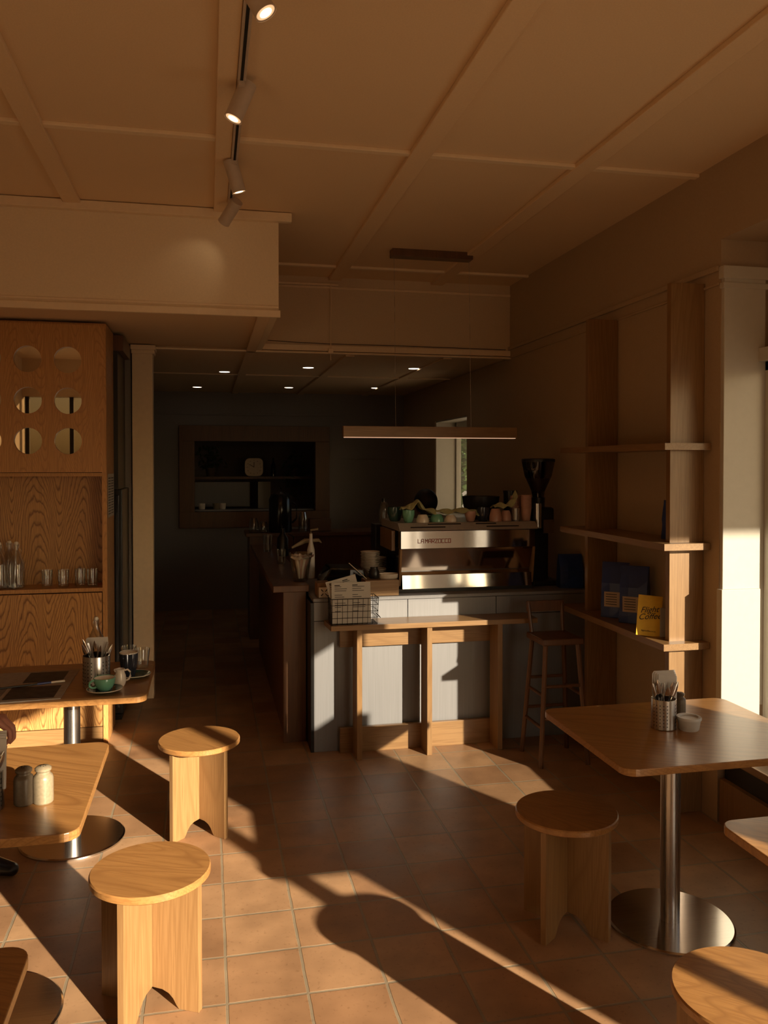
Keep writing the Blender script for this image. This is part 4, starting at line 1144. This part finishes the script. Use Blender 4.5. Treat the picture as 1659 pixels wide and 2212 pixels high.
# ================================================================== KITCHEN BEYOND
ks = tag(MB().box(-.75, 2.15, 12.15, 12.45, 1.70, 1.735).build('kitchen_shelf', 'darkwood'), 'dark shelf carrying the clock seen through the pass-through', 'shelf')
ck = thing('wall_clock', 'rounded white clock on the kitchen shelf', 'clock', (.67, 12.25, 1.737))
MB().prism([(x, z + .135) for x, z in rrect(-.135, .135, -.135, .135, .075)], -.03, .03, 'y').build('case', 'creamg', ck, bevel=.008)
MB().box(-.004, .004, -.034, -.031, .06 + .075, .21).build('hand', 'ink', ck).rotation_euler = (0, 0, 0)
MB().prism([(0, .131), (-.07, .175), (-.066, .18), (.004, .138)], -.034, -.031, 'y').build('hand', 'ink', ck)
m = MB()
for k in range(12): a = k * math.pi / 6; m.tube((.1 * math.sin(a), -.032, .135 + .1 * math.cos(a)), (.1 * math.sin(a), -.0305, .135 + .1 * math.cos(a)), .005, seg=8)
m.build('hour_marks', 'ink', ck)
tag(MB().box(.72, .90, 12.1, 12.12, 1.24, 1.66).build('white_sheet', 'paper'), 'white sheet hanging under the kitchen shelf', 'sheet')
tag(MB().box(-.7, .62, 12.3, 12.85, 1.29, 1.66).build('steel_hood', 'steelp', bevel=.01), 'dull steel kitchen appliance behind the pass-through', 'appliance')
pl_ = thing('serving_ledge', 'pale-edged serving ledge across the bottom of the pass-through', 'ledge', (.63, 11.2, 1.29))
MB().box(-.79, .79, .0, .25, .0, .02).build('board', 'steelp', pl_)
for k, (x, mt, lb) in enumerate(((-.07, 'creamg', 'small white pot at the left of the serving ledge'), (.12, 'stone', 'small beige bowl on the serving ledge'), (.20, 'creamg', 'small pale cup beside the beige bowl'))):
    tag(MB().lathe([(0, 0), (.04, 0), (.05, .08), (.046, .08), (.036, .008), (0, .008)], seg=20).build('small_pot', mt, smooth=True), lb, 'pot', 'small pots on the serving ledge').location = (x, 11.3, 1.311)


def plant(loc, label, r, h, n, seed, hang=0):
    rnd = random.Random(seed)
    t = thing('potted_plant', label, 'plant', loc)
    MB().lathe([(0, 0), (.06, 0), (.08, .12), (.075, .12), (.055, .01), (0, .01)], seg=20).build('pot', 'stoned', t, smooth=True)
    m = MB()
    for k in range(n):
        c = Vector((rnd.gauss(0, r * .5), rnd.gauss(0, r * .3), .12 + rnd.random() * h - hang * rnd.random()))
        L_ = rnd.uniform(.03, .06); u = Vector((rnd.uniform(-1, 1), rnd.uniform(-1, 1), rnd.uniform(-1, .6))).normalized(); v = u.cross(Vector((rnd.random(), .3, 1))).normalized()
        vs = [m.bm.verts.new(c + q) for q in (u * -L_, v * L_ * .35, u * L_, v * -L_ * .35)]
        m.bm.faces.new(vs)
    m.build('foliage', 'leaf', t)
plant((.05, 12.3, 1.737), 'bushy dark potted plant at the left of the kitchen shelf', .2, .32, 160, 3)
plant((1.25, 12.2, 1.737), 'trailing potted plant at the right of the kitchen shelf', .16, .3, 150, 5, hang=.5)
tag(MB().lathe([(0, 0), (.035, 0), (.035, .16), (.012, .22), (.012, .27), (0, .27)], seg=20).build('dark_bottle', 'smoke', smooth=True), 'dark bottle beside the trailing plant on the kitchen shelf', 'bottle').location = (.95, 12.25, 1.737)

# ================================================================== PEOPLE
def skin_chain(name, chains, vox, mat, parent=None, extra=None):
    """chains: list of [(x,y,z,r),...]; all tapered limbs fused into one surface"""
    m = MB()
    for ch in chains:
        pts = [Vector(c[:3]) for c in ch]; rs = [c[3] for c in ch]
        # densify
        P, Q = [], []
        for i in range(len(pts) - 1):
            for k in range(4):
                u = k / 4; P.append(pts[i].lerp(pts[i + 1], u)); Q.append(rs[i] * (1 - u) + rs[i + 1] * u)
        P.append(pts[-1]); Q.append(rs[-1])
        m.path(P, Q, 14)
        for p, r_ in ((P[0], Q[0]), (P[-1], Q[-1])): m.sphere(p, r_, seg=14)
        for p, r_ in zip(pts[1:-1], rs[1:-1]): m.sphere(p, r_, seg=14)
    for (c, rx, ry, rz_) in (extra or []): m.sphere(c, rx, ry, rz_, seg=24)
    o = m.build(name, mat)
    md = o.modifiers.new('fuse', 'REMESH'); md.mode = 'VOXEL'; md.voxel_size = vox; md.use_smooth_shade = True
    sm = o.modifiers.new('smooth', 'SMOOTH'); sm.factor = .5; sm.iterations = 4
    dg = bpy.context.evaluated_depsgraph_get(); me = bpy.data.meshes.new_from_object(o.evaluated_get(dg))
    o.modifiers.clear(); o.data = me
    for f in me.polygons: f.use_smooth = True
    if parent: o.parent = parent
    return o


# seated guest at the left edge: only a hand at the napkins and a shoe are in view
hw = Vector((-.735, 2.93, 1.065))   # wrist
fing = []
# knuckles step across the back of the hand, fingers curl down onto the napkins
for k, (dy, L1, L2, L3, r_) in enumerate(((-.034, .040, .026, .020, .0088), (-.012, .044, .030, .022, .0092), (.010, .041, .028, .021, .0088), (.030, .032, .022, .018, .0078))):
    kx = Vector((-.662 - abs(k - 1) * .004, 2.93 + dy, 1.058 - abs(k - 1) * .003))
    a = kx + Vector((L1 * .72, dy * .12, -L1 * .62)); b_ = a + Vector((.002, 0, -L2)); c = b_ + Vector((-L3 * .55, 0, -L3 * .72))
    fing.append([(-.725, 2.93 + dy * .55, 1.062, .013), (*kx, r_ * 1.25), (*a, r_ * 1.05), (*b_, r_ * .95), (*c, r_ * .8)])
fing.append([(-.722, 2.905, 1.05, .014), (-.69, 2.885, 1.03, .013), (-.665, 2.885, 1.00, .0105), (-.652, 2.90, .975, .009)])
gp = thing('person', 'seated person in dark clothes at the left edge, hand on the napkins', 'person', (-1.5, 3.4, 0))
inv = Vector((1.5, -3.4, 0))
def sh_(ch): return [(x + 1.5, y - 3.4, z, r_) for x, y, z, r_ in ch]
arm = [(-1.42, 3.10, 1.14, .050), (-1.16, 2.96, .95, .040), (-.80, 2.93, 1.045, .027), (-.74, 2.93, 1.062, .026), (-.695, 2.93, 1.062, .024)]
palm = [[(-.745, 2.93 + d, 1.06, .015), (-.67, 2.93 + d * 1.3, 1.056, .0135)] for d in (-.024, -.008, .008, .024)]
armL = [(-1.46, 3.62, 1.14, .05), (-1.20, 3.72, .93, .04), (-1.12, 3.50, .83, .028), (-1.10, 3.42, .82, .03)]
torso = [(-1.52, 3.36, .56, .13), (-1.54, 3.36, .80, .135), (-1.50, 3.36, 1.08, .13), (-1.48, 3.36, 1.20, .06), (-1.46, 3.36, 1.30, .055)]
shou = [(-1.46, 3.12, 1.14, .06), (-1.49, 3.36, 1.16, .08), (-1.47, 3.60, 1.14, .06)]
legR = [(-1.50, 3.26, .54, .09), (-1.10, 3.22, .56, .065), (-1.10, 3.20, .12, .04), (-1.0, 3.20, .05, .035)]
legL = [(-1.50, 3.46, .54, .09), (-1.16, 3.80, .55, .065), (-1.045, 4.12, .12, .04), (-.98, 4.10, .055, .035)]
head = [((-1.45 + 1.5, -.04, 1.44), .095, .078, .118), ((-1.36 + 1.5, -.04, 1.42), .02, .014, .025), ((-1.45 + 1.5, .04, 1.43), .02, .01, .03), ((-1.45 + 1.5, -.12, 1.43), .02, .01, .03)]
body = skin_chain('body', [sh_(c) for c in [arm, armL, torso, shou, legR, legL] + palm + fing], .0042, 'skin', gp, head)
hair = skin_chain('hair', [], .01, 'hair', gp, [((.03, -.04, 1.50), .105, .09, .085)])
sw = skin_chain('sweater', [sh_([(x, y, z, r_ + .014) for x, y, z, r_ in c]) for c in (arm[:2] + [(-.86, 2.93, 1.03, .030)], armL[:3], torso[:3], shou)], .009, 'wool', gp)
sw2 = skin_chain('trousers', [sh_([(x, y, z, r_ + .014) for x, y, z, r_ in c]) for c in (legR[:3], legL[:3], [(-1.52, 3.28, .55, .12), (-1.52, 3.44, .55, .12)])], .009, 'denim', gp)
for nm, (fx, fy, dx, dy) in (('shoe', (-1.05, 4.13, .16, -.06)), ('shoe', (-1.10, 3.20, .18, .0))):
    skin_chain(nm, [sh_([(fx, fy, .055, .045), (fx + dx * .5, fy + dy * .5, .045, .042), (fx + dx, fy + dy, .034, .032)]), sh_([(fx, fy, .09, .04), (fx + dx * .4, fy + dy * .4, .07, .035)])], .006, 'black', gp)
# bench for the guest
t = thing('wall_bench', 'plain oak bench along the left wall behind the tables', 'bench', (-1.75, 3.2, 0))
MB().box(-.45, .45, -2.2, 1.7, .37, .40).build('seat', 'oaky', t, bevel=.004)
MB().box(-.43, .36, -2.18, 1.68, 0, .37).build('base', 'oak', t)

# barista behind the machine
bp_ = thing('person', 'barista with dark hair standing behind the espresso machine, facing away', 'person', (2.02, 7.45, 0), R(200))
HZ = 1.545
chs = [[(0, .02, .95, .12), (0, .0, 1.15, .125), (-.0, -.05, 1.32, .12), (0, -.06, 1.40, .055), (0, -.08, 1.47, .05)],
       [(-.19, -.05, 1.33, .055), (0, -.05, 1.35, .07), (.19, -.05, 1.33, .055)],
       [(-.20, -.05, 1.33, .05), (-.24, -.12, 1.07, .04), (-.16, -.36, 1.08, .028), (-.13, -.43, 1.07, .026)],
       [(.20, -.05, 1.33, .05), (.24, -.12, 1.07, .04), (.16, -.36, 1.08, .028), (.13, -.43, 1.07, .026)],
       [(-.09, .02, .93, .095), (-.10, .0, .50, .06), (-.10, .04, .08, .04), (-.10, -.10, .04, .035)],
       [(.09, .02, .93, .095), (.10, .0, .50, .06), (.10, .04, .08, .04), (.10, -.10, .04, .035)]]
for s_ in (-1, 1):
    for k in range(4): chs.append([(s_ * .13 + (k - 1.5) * .018, -.44, 1.07, .011), (s_ * .13 + (k - 1.5) * .02, -.50, 1.06, .009), (s_ * .13 + (k - 1.5) * .02, -.525, 1.03, .008)])
    chs.append([(s_ * .10, -.42, 1.07, .012), (s_ * .075, -.47, 1.055, .009)])
skin_chain('body', chs, .008, 'skin', bp_, [((0, -.10, HZ), .078, .095, .115), ((0, -.20, HZ - .02), .014, .02, .025), ((.078, -.09, HZ - .01), .01, .02, .03), ((-.078, -.09, HZ - .01), .01, .02, .03)])
skin_chain('hair', [[(.02, -.02, HZ - .05, .06), (.03, .0, HZ - .14, .05)]], .008, 'hair', bp_, [((0.0, -.05, HZ + .015), .106, .125, .122)])
skin_chain('shirt', [[(x, y, z, r_ + .012) for x, y, z, r_ in c] for c in (chs[0][:3], chs[1], chs[2][:2], chs[3][:2])], .01, 'wool', bp_)
skin_chain('trousers', [[(x, y, z, r_ + .012) for x, y, z, r_ in c] for c in (chs[4][:3], chs[5][:3])], .01, 'denim', bp_)

# ================================================================== OUTSIDE
def tree(loc, h, cr, n, label, seed, leaf=.12):
    rnd = random.Random(seed)
    t = thing('street_tree', label, 'tree', loc, 0, 'trees outside the windows')
    MB().path([(0, 0, 0), (.05, .05, h * .4), (0, 0, h * .75)], [.14, .10, .05], 10).build('trunk', 'bark', t)
    m = MB()
    for k in range(n):
        u = Vector((rnd.gauss(0, 1), rnd.gauss(0, 1), rnd.gauss(0, 1))).normalized() * (rnd.random() ** .4) * cr
        c = Vector((u.x, u.y, h + u.z * .8))
        a = Vector((rnd.uniform(-1, 1), rnd.uniform(-1, 1), rnd.uniform(-1, 1))).normalized(); b_ = a.cross(Vector((.3, rnd.random(), 1))).normalized()
        m.bm.faces.new([m.bm.verts.new(c + q * leaf) for q in (a, b_ * .5, -a, b_ * -.5)])
    m.build('foliage', 'leaf', t)
    return t
tree((5.6, 16.0, -.06), 2.3, 1.7, 1500, 'leafy tree seen through the narrow rear window', 11)
tree((6.8, 19.5, -.06), 2.6, 2.2, 1500, 'second leafy tree behind the first outside the rear window', 12)
